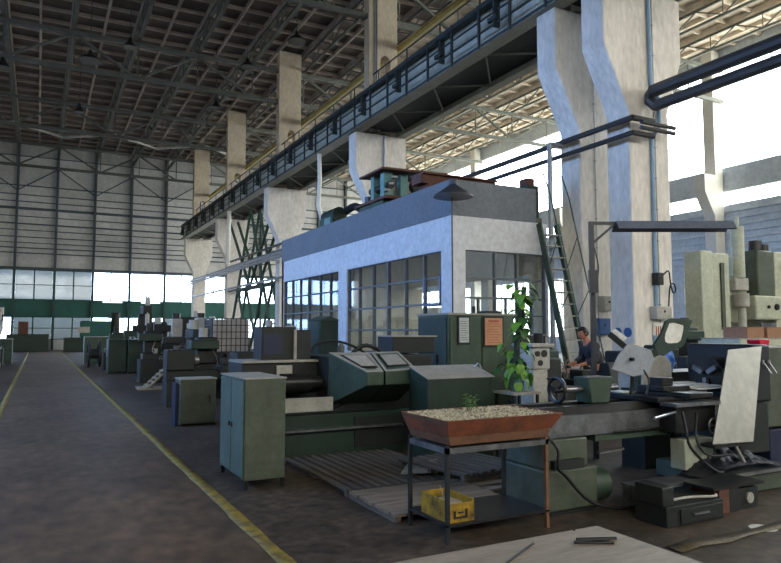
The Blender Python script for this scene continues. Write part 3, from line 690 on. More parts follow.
# headstock
hs = B(2.95, .0, .86, 3.28, .85, 1.50).build('headstock', 'headst', t, .03)
B(2.3, -.28, .0, 3.2, .8, .19).build('pedestal', 'greenl', t, .02)
B(2.75, .05, .30, 3.28, .8, .86).build('headstock_base', 'dark', t, .02)
MB().cyl((2.72, .4, 1.16), (2.95, .4, 1.16), .2, n=28).build('chuck', 'iron', hs)
s = MB()
for k in range(3):
    a = k*2.09+.5; s.bar((2.69, .4+.04*math.cos(a), 1.16+.04*math.sin(a)), (2.69, .4+.17*math.cos(a), 1.16+.17*math.sin(a)), .05, .05)
s.build('jaws', 'steeld', hs)
for x in (3.1, 3.2): MB().cyl((x, -.03, 1.3), (x, 0, 1.3), .03).cyl((x, -.03, 1.3), (x+.02, -.1, 1.18), .01).build('speed_lever', 'steel', hs)
# hoses
MB().tube([(1.55, -.2, .86), (1.5, -.28, .7), (1.52, -.3, .55), (1.7, -.32, .38), (1.95, -.3, .26), (2.2, -.2, .3)], .014).build('coolant_hose', 'black', t)
MB().tube([(1.75, -.2, .84), (1.62, -.3, .6), (1.75, -.32, .45), (2.1, -.3, .42), (2.4, -.2, .32)], .012).build('coolant_hose', 'black', t)
MB().tube([(2.12, -.22, .8), (2.2, -.3, .5), (2.32, -.3, .33)], .012).build('coolant_hose', 'greyp', t)
MB().tube([(.0, -.02, .72), (.06, -.1, .6), (.05, -.1, .45), (.16, -.08, .36), (.4, -.14, .12), (.75, -.2, .04), (1.1, -.2, .06)], .016).build('power_cable', 'black', t)
MB().cyl((.62, .3, .15), (.95, .3, .15), .16, n=20).build('motor', 'green', t)
MB().bar((.68, .05, .50), (.95, -.0, .53), .05, .02).build('bright_bar', 'steel', t)
# splash sheet
t = thing('splash_sheet', 'large plain grey steel sheet leaning in front of the lathe headstock', 'sheet', (0, 0, 0))
MB().slab([(5.86, 4.42, .55), (6.48, 4.42, .53), (7.13, 4.72, 1.48), (6.56, 4.72, 1.45)], -.012).build('sheet_panel', 'sheet', t)
B(5.9, 4.43, .5, 6.4, 4.62, .53).build('support_angle', 'iron', t)
# oval window chip guard, standing on an arm
t = thing('chip_guard', 'raised dark green guard frame with an oval glass window above the lathe', 'guard', (5.9, 5.15, 0))
def plane_ring(outer, inner, y0, y1):
    n = len(outer); vs = [(x, y, z) for y in (y0, y1) for x, z in outer]+[(x, y, z) for y in (y0, y1) for x, z in inner]
    fs = []
    for i in range(n):
        j = (i+1) % n
        fs += [(i, j, 2*n+j, 2*n+i), (n+j, n+i, 3*n+i, 3*n+j), (j, i, n+i, n+j), (2*n+i, 2*n+j, 3*n+j, 3*n+i)]
    return MB().add(vs, fs)
outer = [(.07, 1.40), (.03, 1.50), (.15, 1.62), (.23, 1.76), (.32, 1.79), (.60, 1.79), (.66, 1.77), (.60, 1.67), (.53, 1.52), (.47, 1.47), (.3, 1.43), (.18, 1.38)]
cx_, cz_ = .36, 1.63
inner = []
for x, z in outer:
    a = math.atan2(z-cz_, x-cx_); ca, sa = math.cos(a), math.sin(a)
    r = .13/(abs(ca)**4*(.8)+abs(sa)**4*(1.6))**.25
    inner.append((cx_+r*ca*1.05+.3*(r*sa), cz_+r*sa))
plane_ring(outer, inner, 0, .03).build('guard_frame', 'greend', t, .004)
MB().slab([(x, .012, z) for x, z in inner], .006).build('window_pane', 'white', t)
MB().bar((.08, .02, 1.42), (-.1, .1, 1.36), .06, .08).bar((-.1, .1, 1.36), (-.12, .12, .96), .05).build('arm', 'greend', t)
t = thing('shield_plate', 'grey hexagonal metal shield with a small hole, tilted over the lathe carriage', 'shield', (5.45, 5.0, 0))
MB().slab([(-.04, .02, 1.53), (.28, .02, 1.45), (.30, 0, 1.36), (.16, -.05, 1.21), (-.08, -.06, 1.19), (-.33, -.02, 1.27), (-.21, .0, 1.41)], .012).build('plate', 'shield', t)
MB().cyl((-.05, -.045, 1.36), (-.05, .0, 1.36), .018).build('hole_dark_disc', 'black', t)  # black disc stands for the darkness inside the hole
MB().tube([(.0, .02, 1.25), (.02, .05, 1.1), (.0, .05, .99)], .02).build('stalk', 'iron', t)
MB().tube([(.1, -.03, 1.25), (.12, -.08, 1.15), (.08, -.08, 1.0)], .012).build('hose', 'black', t)
MB().bar((-.03, .24, 1.66), (.06, .16, 1.56), .04, .05).build('white_handle', 'white', t)
MB().bar((-.08, .25, 1.62), (.06, .1, 1.44), .06, .06).build('clamp', 'dark', t)
# lamp bracket
t = thing('lamp_bracket', 'dark steel post with a long fluorescent trough lamp over the lathe', 'lamp', (6.47, 6.6, 0), math.atan2(-.86, 1.63))
B(-.03, -.03, 0, .03, .03, 3.1).build('post', 'lampdk', t)
B(.03, -.02, 3.06, .42, .02, 3.1).build('arm', 'lampdk', t)
MB().bar((.0, 0, 2.8), (.33, 0, 3.08), .03).build('strut', 'lampdk', t)
MB().prism([(-.07, 3.1), (.07, 3.1), (.15, 2.99), (.13, 2.98), (.06, 3.07), (-.06, 3.07), (-.13, 2.98), (-.15, 2.99)], 'x', .32, 1.86).build('lamp_shade', 'shade', t)
MB().cyl((.4, .0, 3.03), (1.8, .0, 3.03), .02).build('tube_lamp', 'greyp', t)
MB().tube([(.03, -.02, 2.75), (.08, -.02, 2.5), (.05, -.03, 2.3), (-.02, -.04, 2.1)], .008).build('cable', 'black', t)
B(-.06, -.07, 2.15, .06, -.03, 2.45).build('switch_box', 'lampdk', t)

# right electric box with red knob, dark plinth
t = thing('control_cabinet', 'pale green control cabinet cut off by the right edge beside the steel sheet', 'cabinet', (7.38, 4.85, 0))
B(0, 0, .55, 1.1, .5, 1.45).build('body', 'greenl', t, .02); B(.0, -.02, 0, 1.1, .55, .53).build('plinth', 'blued', t, .01)
B(-.02, -.01, 1.45, 1.12, .52, 1.465).build('cabinet_top', 'greytop', t)
t = thing('red_bin', 'bright red plastic tub on top of the right control cabinet', 'tub', (7.46, 4.98, 1.465))
MB().prism([(-.075, 0), (.075, 0), (.1, .075), (.09, .09), (-.09, .09), (-.1, .075)], 'y', -.08, .08).build('tub_body', 'red', t, .01)
# chip tray and swarf
t = thing('chip_tray', 'long black swarf tray on the floor side of the lathe', 'tray', (4.95, 4.42, 0))
B(0, .0, .20, 2.3, .32, .215).box(0, -.012, .20, 2.3, .0, .235).box(0, .0, 0, .04, .3, .2).build('tray_body', 'steeld', t)
s = MB(); n = 40; m_ = 8; vs = []
for i in range(n+1):
    for j in range(m_+1):
        u, v = i/n, j/m_
        hgt = .02+.2*math.sin(PI*min(1, max(0, (u-.05)/.9)))**.7*(.3+.7*v)*(.75+.35*random.random())
        vs.append((.75+u*1.4, .02+v*.28, .22+hgt))
s.add(vs, [(i*(m_+1)+j, (i+1)*(m_+1)+j, (i+1)*(m_+1)+j+1, i*(m_+1)+j+1) for i in range(n) for j in range(m_)])
o = s.build('swarf', 'chips', t); o['kind'] = 'stuff'
# drawer box
t = thing('drawer_unit', 'low dark steel drawer unit on the floor in front of the lathe', 'drawer unit', (4.72, 4.02, 0))
B(0, 0, 0, .72, .34, .17).build('body', 'dark', t, .006)
d = B(.16, -.015, .02, .7, 0, .14).build('drawer', 'dark', t, .004)
B(.3, -.035, .08, .5, -.02, .095).build('handle', 'steel', d)
B(-.02, .02, .17, .12, .32, .33).build('motor_box', 'dark', t, .01)
MB().tube([(.12, .1, .19), (.35, .05, .21), (.6, .0, .2), (.68, .04, .2)], .012).build('hose', 'greyp', t)
t = thing('pump_box', 'small dark pump box with red end plate beside the drawer unit', 'box', (5.5, 4.1, 0))
B(0, 0, 0, .14, .3, .22).build('body', 'brown', t, .005); B(.14, 0, 0, .28, .3, .22).build('body_cover', 'dark', t, .005)
B(-.1, -.02, .22, .62, .3, .245).build('lid', 'iron', t)
B(.3, .02, 0, .58, .28, .19).build('side_box', 'dark', t, .005); MB().cyl((.44, .0, .1), (.44, .02, .1), .05).build('dial', 'greyp', t)
# ================================================================= GREEN ENCLOSED MACHINE
t = thing('enclosed_lathe', 'large dark green enclosed turning machine with slanted windowed hoods behind the duckboards', 'machine', (0, 0, 0))
B(2.42, 8.3, 0, 5.2, 9.6, .56).build('base', 'greend', t, .01)
B(2.42, 8.36, .56, 3.5, 8.5, .60).box(2.42, 8.9, .56, 3.6, 9.6, 1.22).box(3.5, 8.5, .56, 5.15, 9.6, 1.30).build('body', 'dark', t, .01)
B(2.42, 8.32, .60, 3.5, 8.36, .78).build('splash_panel', 'greyp', t)
B(2.42, 8.2, .36, 4.5, 8.3, .385).build('front_rail', 'steeld', t)
B(2.42, 8.85, 1.22, 3.65, 9.6, 1.25).build('shelf_top', 'greytop', t)
B(2.9, 8.87, .9, 3.12, 8.9, 1.18).build('data_plate', 'greyp', t)
MB().cyl((2.9, 8.7, .95), (3.3, 8.7, .95), .13).cyl((3.3, 8.7, .95), (3.48, 8.7, .95), .08).box(2.5, 8.55, .62, 2.9, 8.9, 1.05).build('spindle', 'iron', t)
B(3.8, 8.28, 0.1, 5.0, 8.3, .5).build('lower_panel', 'dark', t)
def hood(v, name):
    h = MB().add(v, [(0,1,3,2), (2,3,5,4), (4,5,7,6), (0,2,4,6), (1,7,5,3), (0,6,7,1)]).build(name, 'green', t, .012); return h
h1 = hood([(3.5,8.5,1.36),(4.12,8.5,1.35),(3.7,7.7,1.13),(3.94,7.7,1.13),(3.7,7.7,.96),(3.94,7.7,.96),(3.52,8.5,.66),(4.12,8.5,.66)], 'hood_door')
h2 = hood([(4.14,8.5,1.355),(4.58,8.5,1.36),(3.96,7.7,1.13),(4.43,7.7,1.15),(3.96,7.7,.96),(4.43,7.7,.97),(4.14,8.5,.66),(4.58,8.5,.66)], 'hood_door')
def onslope(a, b, c, d, u0, u1, v0, v1, lift):   # quad on hood top; u across, v back to front
    a, b, c, d = map(Vector, (a, b, c, d)); n = (b-a).cross(c-a).normalized(); n = n if n.z > 0 else -n
    P = lambda u, v: a.lerp(b, u).lerp(c.lerp(d, u), v)+n*lift
    return [P(u0, v0), P(u1, v0), P(u1, v1), P(u0, v1)]
for h, q in ((h1, ((3.5,8.5,1.36),(4.12,8.5,1.35),(3.7,7.7,1.13),(3.94,7.7,1.13))), (h2, ((4.14,8.5,1.355),(4.58,8.5,1.36),(3.96,7.7,1.13),(4.43,7.7,1.15)))):
    MB().slab(onslope(*q, 0.01, .99, .0, .99, .001), .004).build('hood_top', 'greytop', h)
    MB().slab(onslope(*q, .16, .86, .16, .80, .008), .006).build('window_seal', 'black', h)
    MB().slab(onslope(*q, .21, .81, .21, .75, .016), .004).build('window_pane', 'greytop' if h is h2 else 'greyp', h)
# side module
t = thing('coolant_unit', 'dark green box unit with a slanted dusty light top beside the enclosed machine', 'machine', (0, 0, 0))
MB().prism([(7.2, 0), (7.2, 1.05), (7.65, 1.18), (7.68, 1.18), (7.68, 0)], 'x', 4.3, 5.28).build('body', 'greend', t, .01)
MB().prism([(7.18, 1.052), (7.18, 1.06), (7.65, 1.195), (7.69, 1.195), (7.69, 1.185), (7.65, 1.183)], 'x', 4.28, 5.3).build('lid', 'greytop', t)
MB().tube([(5.2, 7.5, 1.16), (5.23, 7.45, 1.22), (5.25, 7.4, 1.14)], .01).build('lid_handle', 'steel', t)
# control box + post on the machine's left
t = thing('monitor_cabinet', 'dark control screen cabinet standing on the left end of the enclosed machine', 'cabinet', (2.75, 9.0, 1.25))
B(0, .1, 0, .5, .5, .46).build('body', 'dark', t, .01); B(.5, .12, 0, .74, .5, .42).build('body_side', 'dark', t, .01)
B(.03, .09, .08, .3, .1, .36).build('screen', 'blued', t); B(.46, .06, -.0, .5, .1, .42).build('edge_post', 'greytop', t)
# hoses and junk on top of the enclosed machine
t = thing('hose_bundle', 'black flexible hoses arching over the back of the enclosed machine', 'hose', (3.9, 9.2, 1.30))
MB().tube([(-.4, 0, 0), (-.3, 0, .16), (0, 0, .2), (.3, 0, .12), (.5, -.05, 0)], .018).build('hose_line', 'black', t)
MB().tube([(.2, -.1, .0), (.4, -.1, .13), (.6, -.1, .1), (.75, -.1, 0)], .03).build('hose_line', 'black', t)
MB().cyl((0.05, -.1, 0), (.05, -.1, .14), .05).cyl((.05, -.1, .14), (.05, -.1, .17), .03).build('oil_cup', 'steeld', t)
t = thing('filter_box', 'grimy brown box frame between the hoods and the tall green cabinet', 'box', (4.75, 9.0, 1.31))
B(0, 0, 0, .75, .5, .25).build('body', 'dark', t, .01); B(-.02, -.02, .25, .78, .5, .27).build('lid', 'greytop', t)
tag(B(5.25, 8.7, 0, 5.95, 8.95, .95).box(5.3, 8.68, .3, 5.9, 8.7, .9).build('steel_rack', 'dark'), 'dark low rack between the coolant unit and the tall green cabinet', 'rack')
# tall green electrical cabinet
t = thing('electrical_cabinet', 'tall green three-door electrical cabinet with two notice frames on its front', 'cabinet', (6.0, 9.4, 0))
B(0, 0, 0, 1.36, 1.0, 1.92).build('body', 'green', t, .01)
B(-.02, -.02, 1.92, 1.38, 1.02, 1.95).build('cabinet_top', 'greytop', t)
d = B(-.02, .04, .05, 0, .96, 1.88).build('door', 'greend', t, .004); B(-.05, .3, 1.1, -.02, .36, 1.25).build('handle', 'dark', d)
for a, b in ((.03, .64), (.67, 1.33)): B(a, -.02, .05, b, 0, 1.88).build('door', 'green', t, .004)
n = B(.16, -.045, 1.42, .41, -.02, 1.9).build('notice_frame', 'dark', t); B(.19, -.05, 1.46, .38, -.045, 1.87).build('notice', 'paperw', n)
s = MB()
for k in range(9): s.box(.21, -.053, 1.5+.038*k, .36-.02*(k % 3), -.0505, 1.51+.038*k)
s.build('print_lines', 'greyink', n)
n = B(.68, -.045, 1.38, 1.1, -.02, 1.9).build('notice_frame', 'dark', t); B(.71, -.05, 1.41, 1.07, -.045, 1.87).build('notice', 'paper', n)
s = MB()
for k in range(8): s.box(.75, -.053, 1.45+.045*k, 1.03-.03*(k % 3), -.0505, 1.458+.045*k)
s.box(.78, -.053, 1.80, 1.0, -.0505, 1.835)
s.build('print_lines', 'redink', n)
MB().cyl((.72, .3, 1.95), (.72, .3, 2.08), .03).box(.95, .2, 1.95, 1.25, .5, 2.0).build('top_fitting', 'dark', t)
# small green locker before the office window
t = thing('green_locker', 'narrow dark green locker with a ridged top in front of the office window', 'cabinet', (7.0, 17.6, 0))
B(0, 0, 0, .55, .9, 1.95).build('body', 'greend', t, .01); MB().prism([(-.04, 1.95), (.59, 1.95), (.27, 2.07)], 'y', -.04, .94).build('roof_cap', 'green', t)
B(-.02, .05, .1, 0, .85, 1.9).build('door', 'greend', t, .004)

# ================================================================= POTHOS
t = thing('plant_stand', 'low grey-green steel stand carrying the climbing plant behind the planter', 'stand', (5.55, 7.05, 0))
B(-.22, -.22, .84, .22, .22, .87).build('top', 'greytop', t)
for x in (-.2, .17):
    for y in (-.2, .17): B(x, y, 0, x+.03, y+.03, .84).build('leg', 'dark', t)
t = thing('climbing_plant', 'tall leafy green pothos climbing a mossy pole in a blue-grey pot', 'plant', (5.55, 7.05, .87))
MB().lathe([(.085, 0), (.10, .2), (.115, .24), (.10, .24), (.09, .2)]).build('pot', 'pot', t)
MB().lathe([(0.0, .2), (.095, .205), (.095, .19)]).build('soil', 'soil', t)
MB().tube([(0, 0, .2), (.03, .02, .6), (.09, 0, 1.0), (.15, 0, 1.36)], [.045, .035], n=10).build('moss_pole', 'moss', t)
rnd = random.Random(11); s = MB(); st = MB(); s2 = MB()
prev = Vector((0, 0, .25))
stpts = [prev]
for i in range(62):
    u = i/61; z = .16+1.2*u; ax = Vector((.02+.14*max(0, u-.1), 0, z))
    a = i*2.3+rnd.uniform(-.5, .5)
    spread = (.22 if u < .4 else .08)
    out = Vector((math.cos(a)*1.1-(.25 if u < .4 else 0), math.sin(a), 0))
    e = ax+out*rnd.uniform(.3, 1)*spread
    st.tube([ax, (ax+e)/2+Vector((0, 0, .04)), e], .004, n=5, smooth=2)
    L_ = rnd.uniform(.09, .15)*(1.0 if u < .5 else 1.15)
    leaf(s if rnd.random() < .75 else s2, e, (out.x, out.y, rnd.uniform(-1.2, .0)), L_, L_*.85, droop=.35)
for k, (dx, dz) in enumerate(((.17, 1.42), (.21, 1.36), (-.08, 1.38), (.22, 1.25), (.19, 1.3))):
    leaf(s, (dx, -.03, dz), ((.4 if dx > 0 else -1), -.5, -.3), .15, .13)
for i in range(14):
    a = rnd.uniform(PI*.8, PI*1.9); leaf(s, (math.cos(a)*.13, math.sin(a)*.13, rnd.uniform(.1, .42)), (math.cos(a)*.4, math.sin(a)*.4, -1), .13, .11)
st.build('stem', 'stem', t); s.build('leaves', 'leaf', t); s2.build('leaves', 'leafd', t)

# ================================================================= PERSON (bending over work behind the lathes)
def skin_body(name, pts, edges, m, parent, root=0, sub=2):
    me = bpy.data.meshes.new(name); me.from_pydata([p[:3] for p in pts], edges, []); o = bpy.data.objects.new(name, me); C.objects.link(o)
    o.parent = parent; me.materials.append(M[m])
    sk = o.modifiers.new('skin', 'SKIN'); sv = me.skin_vertices[0].data
    for v, p in zip(sv, pts): v.radius = (p[3], p[4] if len(p) > 4 else p[3])
    sv[root].use_root = True; sk.use_smooth_shade = True
    ss = o.modifiers.new('sub', 'SUBSURF'); ss.levels = sub; ss.render_levels = sub; return o
t = thing('person', 'black-haired person in a dark patterned shirt bending over a bench beyond the lathe', 'person', (9.95, 10.05, 0), R(-15))
# local: faces -x
pts = [(0, 0, .92, .15, .13), (-.04, 0, 1.08, .14, .12), (-.12, 0, 1.24, .16, .13), (-.19, 0, 1.38, .13, .1), (-.235, 0, 1.46, .06, .06), (-.27, 0, 1.52, .055, .055),
       (-.18, -.19, 1.34, .065), (-.2, -.27, 1.08, .05), (-.42, -.2, 1.0, .036), (-.5, -.18, .99, .03),
       (-.18, .19, 1.34, .065), (-.2, .27, 1.08, .05), (-.42, .2, 1.0, .036), (-.5, .18, .99, .03),
       (0, -.1, .85, .1), (0, -.11, .48, .065), (.02, -.12, .09, .045), (-.13, -.13, .04, .04),
       (0, .1, .85, .1), (0, .11, .48, .065), (.02, .12, .09, .045), (-.13, .13, .04, .04)]
ed = [(0,1),(1,2),(2,3),(3,4),(4,5),(3,6),(6,7),(7,8),(8,9),(3,10),(10,11),(11,12),(12,13),(0,14),(14,15),(15,16),(16,17),(0,18),(18,19),(19,20),(20,21)]
body = skin_body('body', pts, ed, 'skin', t)
# shirt: torso and sleeves, slightly larger
sh = [(0, 0, .90, .17, .15), (-.04, 0, 1.08, .185, .165), (-.12, 0, 1.24, .205, .18), (-.185, 0, 1.38, .185, .15), (-.225, 0, 1.455, .09, .085), (-.18, -.19, 1.34, .105), (-.2, -.27, 1.08, .085), (-.38, -.21, 1.02, .062), (-.18, .19, 1.34, .105), (-.2, .27, 1.08, .085), (-.38, .21, 1.02, .062)]
skin_body('shirt', sh, [(0,1),(1,2),(2,3),(3,4),(3,5),(5,6),(6,7),(3,8),(8,9),(9,10)], 'shirt', t)
tr = [(0, 0, .93, .165, .145), (0, -.1, .83, .115), (0, -.11, .48, .085), (.02, -.12, .13, .07), (0, .1, .83, .115), (0, .11, .48, .085), (.02, .12, .13, .07)]
skin_body('trousers', tr, [(0,1),(1,2),(2,3),(0,4),(4,5),(5,6)], 'trouser', t)
hd = bpy.data.meshes.new('head'); bm = bmesh.new(); bmesh.ops.create_uvsphere(bm, u_segments=24, v_segments=16, radius=.1)
for v in bm.verts:
    x, y, z = v.co; v.co.y *= .78; v.co.z *= 1.18
    if x < -.03 and abs(y) < .025 and -.03 < z < .02: v.co.x -= .022
    if z < -.04 and x < 0: v.co.x -= .01
for sy in (-1, 1):
    g = bmesh.ops.create_uvsphere(bm, u_segments=8, v_segments=6, radius=.022, matrix=Matrix.Translation((.01, sy*.079, -.01)))
bm.to_mesh(hd); bm.free(); hd.materials.append(M['skin']); hd.shade_smooth()
ho = bpy.data.objects.new('head', hd); C.objects.link(ho); ho.parent = t; ho.location = (-.31, 0, 1.6); ho.rotation_euler = (0, R(-28), 0)
hm = bpy.data.meshes.new('hair'); bm = bmesh.new(); bmesh.ops.create_uvsphere(bm, u_segments=24, v_segments=16, radius=.112)
bmesh.ops.delete(bm, geom=[v for v in bm.verts if (v.co.x < -.045 and v.co.z < .055) or v.co.z < -.075], context='VERTS')
for v in bm.verts: v.co.y *= .84; v.co.z *= 1.15
bm.to_mesh(hm); bm.free(); hm.materials.append(M['hair']); hm.shade_smooth()
hr = bpy.data.objects.new('hair', hm); C.objects.link(hr); hr.parent = ho; hr.location = (.012, 0, .012)
so = hr.modifiers.new('s', 'SOLIDIFY'); so.thickness = .012
s = MB()
for sy in (-1, 1): s.lathe([(0, -.004), (.009, 0), (0, .006)], (-.09, sy*.03, .012), (-1, 0, 0), n=10)
s.build('eyes', 'black', ho); MB().box(-.1, -.022, -.058, -.094, .022, -.05).build('mouth', 'redink', ho)
for sy in (-1, 1):   # hands on the bench
    h = MB()
    h.add([(-.5,sy*.18-.035,.975),(-.5,sy*.18+.035,.975),(-.58,sy*.17+.04,.96),(-.58,sy*.17-.04,.96),(-.5,sy*.18-.035,1.0),(-.5,sy*.18+.035,1.0),(-.58,sy*.17+.04,.985),(-.58,sy*.17-.04,.985)], [(3,2,1,0),(4,5,6,7),(0,1,5,4),(1,2,6,5),(2,3,7,6),(3,0,4,7)])
    for k in range(4):
        yy = sy*.17-.03+.02*k; l = (.055, .068, .072, .06)[k]
        h.tube([(-.575, yy, .975), (-.575-l*.6, yy, .978), (-.575-l, yy, .955)], .009, n=7)
    h.tube([(-.52, sy*.18-sy*.035, .985), (-.56, sy*.18-sy*.06, .975), (-.59, sy*.18-sy*.06, .96)], .01, n=7)
    h.build('hand', 'skin', t)
for sy in (-1, 1): B(-.2, sy*.125-.045, 0, .08, sy*.125+.045, .09).build('shoe', 'black', t, .03)
t = thing('bench', 'brown-topped green work bench under the bending person', 'bench', (8.75, 9.75, 0))
B(0, 0, .86, .8, .7, .9).build('bench_top', 'boxbrown', t, .005); B(.05, .05, 0, .75, .65, .86).build('cupboard', 'greend', t, .01)

# ================================================================= GENERIC MACHINES
def lathe_machine(loc, rz, L_, label, m='dark', m2='green', sc=1.0, h=1.0):
    t = thing('bench_lathe', label, 'lathe', loc, rz); k = sc
    B(0, 0, 0, .5*k, .6*k, .6*h).build('pedestal', m2, t, .01); B(L_-.5*k, 0, 0, L_, .6*k, .6*h).build('pedestal', m2, t, .01)
    B(0, .08*k, .6*h, L_, .5*k, .82*h).build('bed', m, t, .01)
    hs = B(0, .02, .82*h, .6*k, .58*k, 1.3*h).build('headstock', m2, t, .03)
    MB().cyl((.6*k, .3*k, 1.05*h), (.72*k, .3*k, 1.05*h), .14*k).build('chuck', 'steeld', hs)
    MB().prism([(.12*k, .82*h), (.48*k, .82*h), (.4*k, 1.18*h), (.2*k, 1.18*h)], 'x', L_-.45*k, L_-.12*k).build('tailstock', m2, t, .02)
    MB().ring((L_+.02, .3*k, 1.1*h), (1, 0, 0), .11*k, .012).bar((L_+.02, .19*k, 1.1*h), (L_+.02, .41*k, 1.1*h), .015).cyl((L_-.14, .3*k, 1.1*h), (L_+.05, .3*k, 1.1*h), .02).build('handwheel', 'steeld', t)
    c = B(L_*.45, -.05, .6*h, L_*.45+.45*k, .56*k, .92*h).build('carriage', m, t, .02)
    B(L_*.45+.1, .1, .92*h, L_*.45+.35*k, .4*k, 1.08*h).build('tool_post', 'iron', c, .01); return t
def mill_machine(loc, rz, label, m='green', h=2.0, w=.6):
    t = thing('milling_machine', label, 'milling machine', loc, rz)
    B(-w, -w, 0, w, w, .15*h).build('base', m, t, .03); B(-.3*w/.6, .05, .15*h, .3*w/.6, w, .85*h).build('column', m, t, .04)
    B(-.22, -w*.9, .85*h, .22, w, h).build('ram', m, t, .04); MB().cyl((0, -w*.75, .62*h), (0, -w*.75, .88*h), .11).cyl((0, -w*.75, .55*h), (0, -w*.75, .62*h), .05).cyl((0, -w*.75, h), (0, -w*.75, 1.15*h), .13).build('spindle_head', 'greyp', t)
    B(-.22, -w*.9, .15*h, .22, .05, .4*h).build('knee', m, t, .03)
    tb = B(-w*1.1, -w, .4*h, w*1.1, -.02, .45*h).build('table', 'iron', t, .01)
    MB().ring((-w*1.2, -w*.5, .42*h), (1, 0, 0), .1, .012).cyl((-w*1.22, -w*.5, .42*h), (-w*1.1, -w*.5, .42*h), .02).build('crank_wheel', 'steeld', tb); return t
def cab(loc, size, label, m='greend', m2=None, cat='cabinet', name='steel_cabinet', doors=2, rz=0):
    t = thing(name, label, cat, loc, rz); a, b, h = size
    B(0, 0, .04, a, b, h).build('body', m, t, .008); B(-.01, -.01, h, a+.01, b+.01, h+.02).build('cabinet_top', m2 or m, t)
    for k in range(doors):
        d = B(a*k/doors+.01, -.015, .07, a*(k+1)/doors-.01, 0, h-.03).build('door', m, t, .003); B(a*(k+.8)/doors, -.035, h*.5, a*(k+.8)/doors+.02, -.015, h*.5+.12).build('handle', 'iron', d)
    for x in (0, a-.04): B(x, .0, 0, x+.04, b, .04).build('foot', 'iron', t)
    return t
def old_machine(loc, rz, size, label, seed, m='dark', m2='greend'):
    r = random.Random(seed); w_, d_, h_ = size; t = thing('old_machine', label, 'machine', loc, rz)
    B(0, 0, 0, w_, d_, h_*.45).build('base', r.choice((m, m2)), t, .02)
    B(w_*.05, d_*.1, h_*.45, w_*.95, d_*.8, h_*.56).build('bed', 'iron', t, .01)
    x = w_*r.uniform(.05, .5); c = B(x, d_*.3, h_*.56, x+w_*.3, d_*.9, h_).build('column', m, t, .04)
    B(x-w_*.12, d_*.05, h_*.8, x+w_*.3, d_*.5, h_*.95).build('gearbox', m2, c, .03)
    MB().cyl((x+w_*.1, d_*.5, h_), (x+w_*.1, d_*.5, h_*1.15), w_*.07).build('motor', 'greyp' if seed % 2 else 'iron', c)
    for k in range(2):
        q = w_*r.uniform(.1, .9); z_ = h_*r.uniform(.4, .75)
        MB().ring((q, -.04, z_), (0, 1, 0), .09, .012).bar((q-.09, -.04, z_), (q+.09, -.04, z_), .015).cyl((q, -.06, z_), (q, .05, z_), .018).build('handwheel', 'steeld', t)
    for k in range(4):
        q = w_*r.uniform(.0, 1); yy = d_*r.uniform(.1, .7); z_ = h_*.56
        MB().tube([(q, yy, z_), (q+r.uniform(-.05, .05), yy, z_+.15), (q+r.uniform(-.15, .15), yy-.05, z_+r.uniform(.2, .45))], .012).lathe([(.0, .02), (.025, 0), (0, -.02)], (q, yy, z_+.16), n=8).build('lever', r.choice(('steel', 'black', 'greyp')), t)
    for k in range(3):
        q = w_*r.uniform(.0, .8); B(q, d_*.15, h_*.56, q+r.uniform(.08, .2), d_*.6, h_*.56+r.uniform(.06, .25)).build('fixture', r.choice(('iron', 'greyp', 'dark', 'steeld')), t, .01)
    MB().tube([(w_*.9, d_*.3, h_*.5), (w_*1.02, 0, h_*.6), (w_*.8, -.08, h_*.35), (w_*.6, -.06, h_*.15)], .014).build('hose', 'black', t)
    return t
for a in (((3.0, 16.6, 0), 0, (1.6, .8, 1.5), 'dark machine with levers directly in front of the caged white tank', 1), ((2.9, 22.6, 0), 0, (1.7, .8, 1.65), 'dark machine behind the wooden pallet steps', 2),
          ((5.0, 26.6, 0), 0, (1.8, .9, 1.9), 'dark machine right of the boring machine against the far windows', 3), ((4.3, 13.3, 0), 0, (1.5, .8, 1.35), 'dark machine left of the small milling machine, behind the monitor cabinet', 4),
          ((6.0, 21.5, 0), 0, (1.8, .8, 1.75), 'dark machine left of the office, right of the caged tank', 5), ((2.5, 31.0, 0), 0, (1.4, .8, 1.6), 'dark machine behind the row of green cabinets', 6),
          ((4.0, 34.5, 0), 0, (2.2, .9, 2.0), 'dark green machine below the left tube light', 7), ((6.4, 48.5, 0), 0, (3.0, 1.2, 2.3), 'distant dark machine below the right tube light', 8),
          ((-2.6, 23.9, 0), 0, (1.0, .8, 1.55), 'dark machine at the left picture edge behind the red and white board', 9), ((-3.0, 35.8, 0), 0, (1.6, .8, 1.9), 'dark machine left of the aisle under the dim windows', 10),
          ((-3.2, 41.0, 0), 0, (1.2, .9, 2.2), 'tall dark machine left of the aisle before the far cabinet', 11), ((7.4, 8.9, 0), 0, (1.2, .6, 1.4), 'dark machine behind the tailstock of the big lathe', 12),
          ((11.4, 9.8, 0), 0, (1.4, .7, 1.35), 'dark machine at the foot of the near column', 13), ((15.0, 12.2, 0), 0, (1.7, .8, 1.75), 'dark machine left of the boring mill base', 14)):
    old_machine(*a)
# second cabinet and things behind
t = cab((2.22, 12.1, 0), (.62, .5, .80), 'low grey-green steel cabinet further down the aisle behind the pale green one', 'greenl', 'greyp', doors=1)
B(-.06, .1, .0, -.01, .45, .74).build('side_panel', 'blued', t)
lathe_machine((2.9, 10.9, 0), 0, 2.6, 'dark lathe directly behind the low grey-green cabinet', 'dark', 'dark')
lathe_machine((2.5, 15.2, 0), 0, 2.6, 'dark grimy lathe in the shade behind the low grey-green cabinet, next to the wooden steps', 'dark', 'dark', h=.95)
mill_machine((3.8, 18.5, 0), R(180), 'dark milling machine with tool clutter left of the white tank cage', 'dark', 1.7)
mill_machine((5.6, 16.5, 0), 0, 'small milling machine right of the white tank cage', 'greend', 1.55)
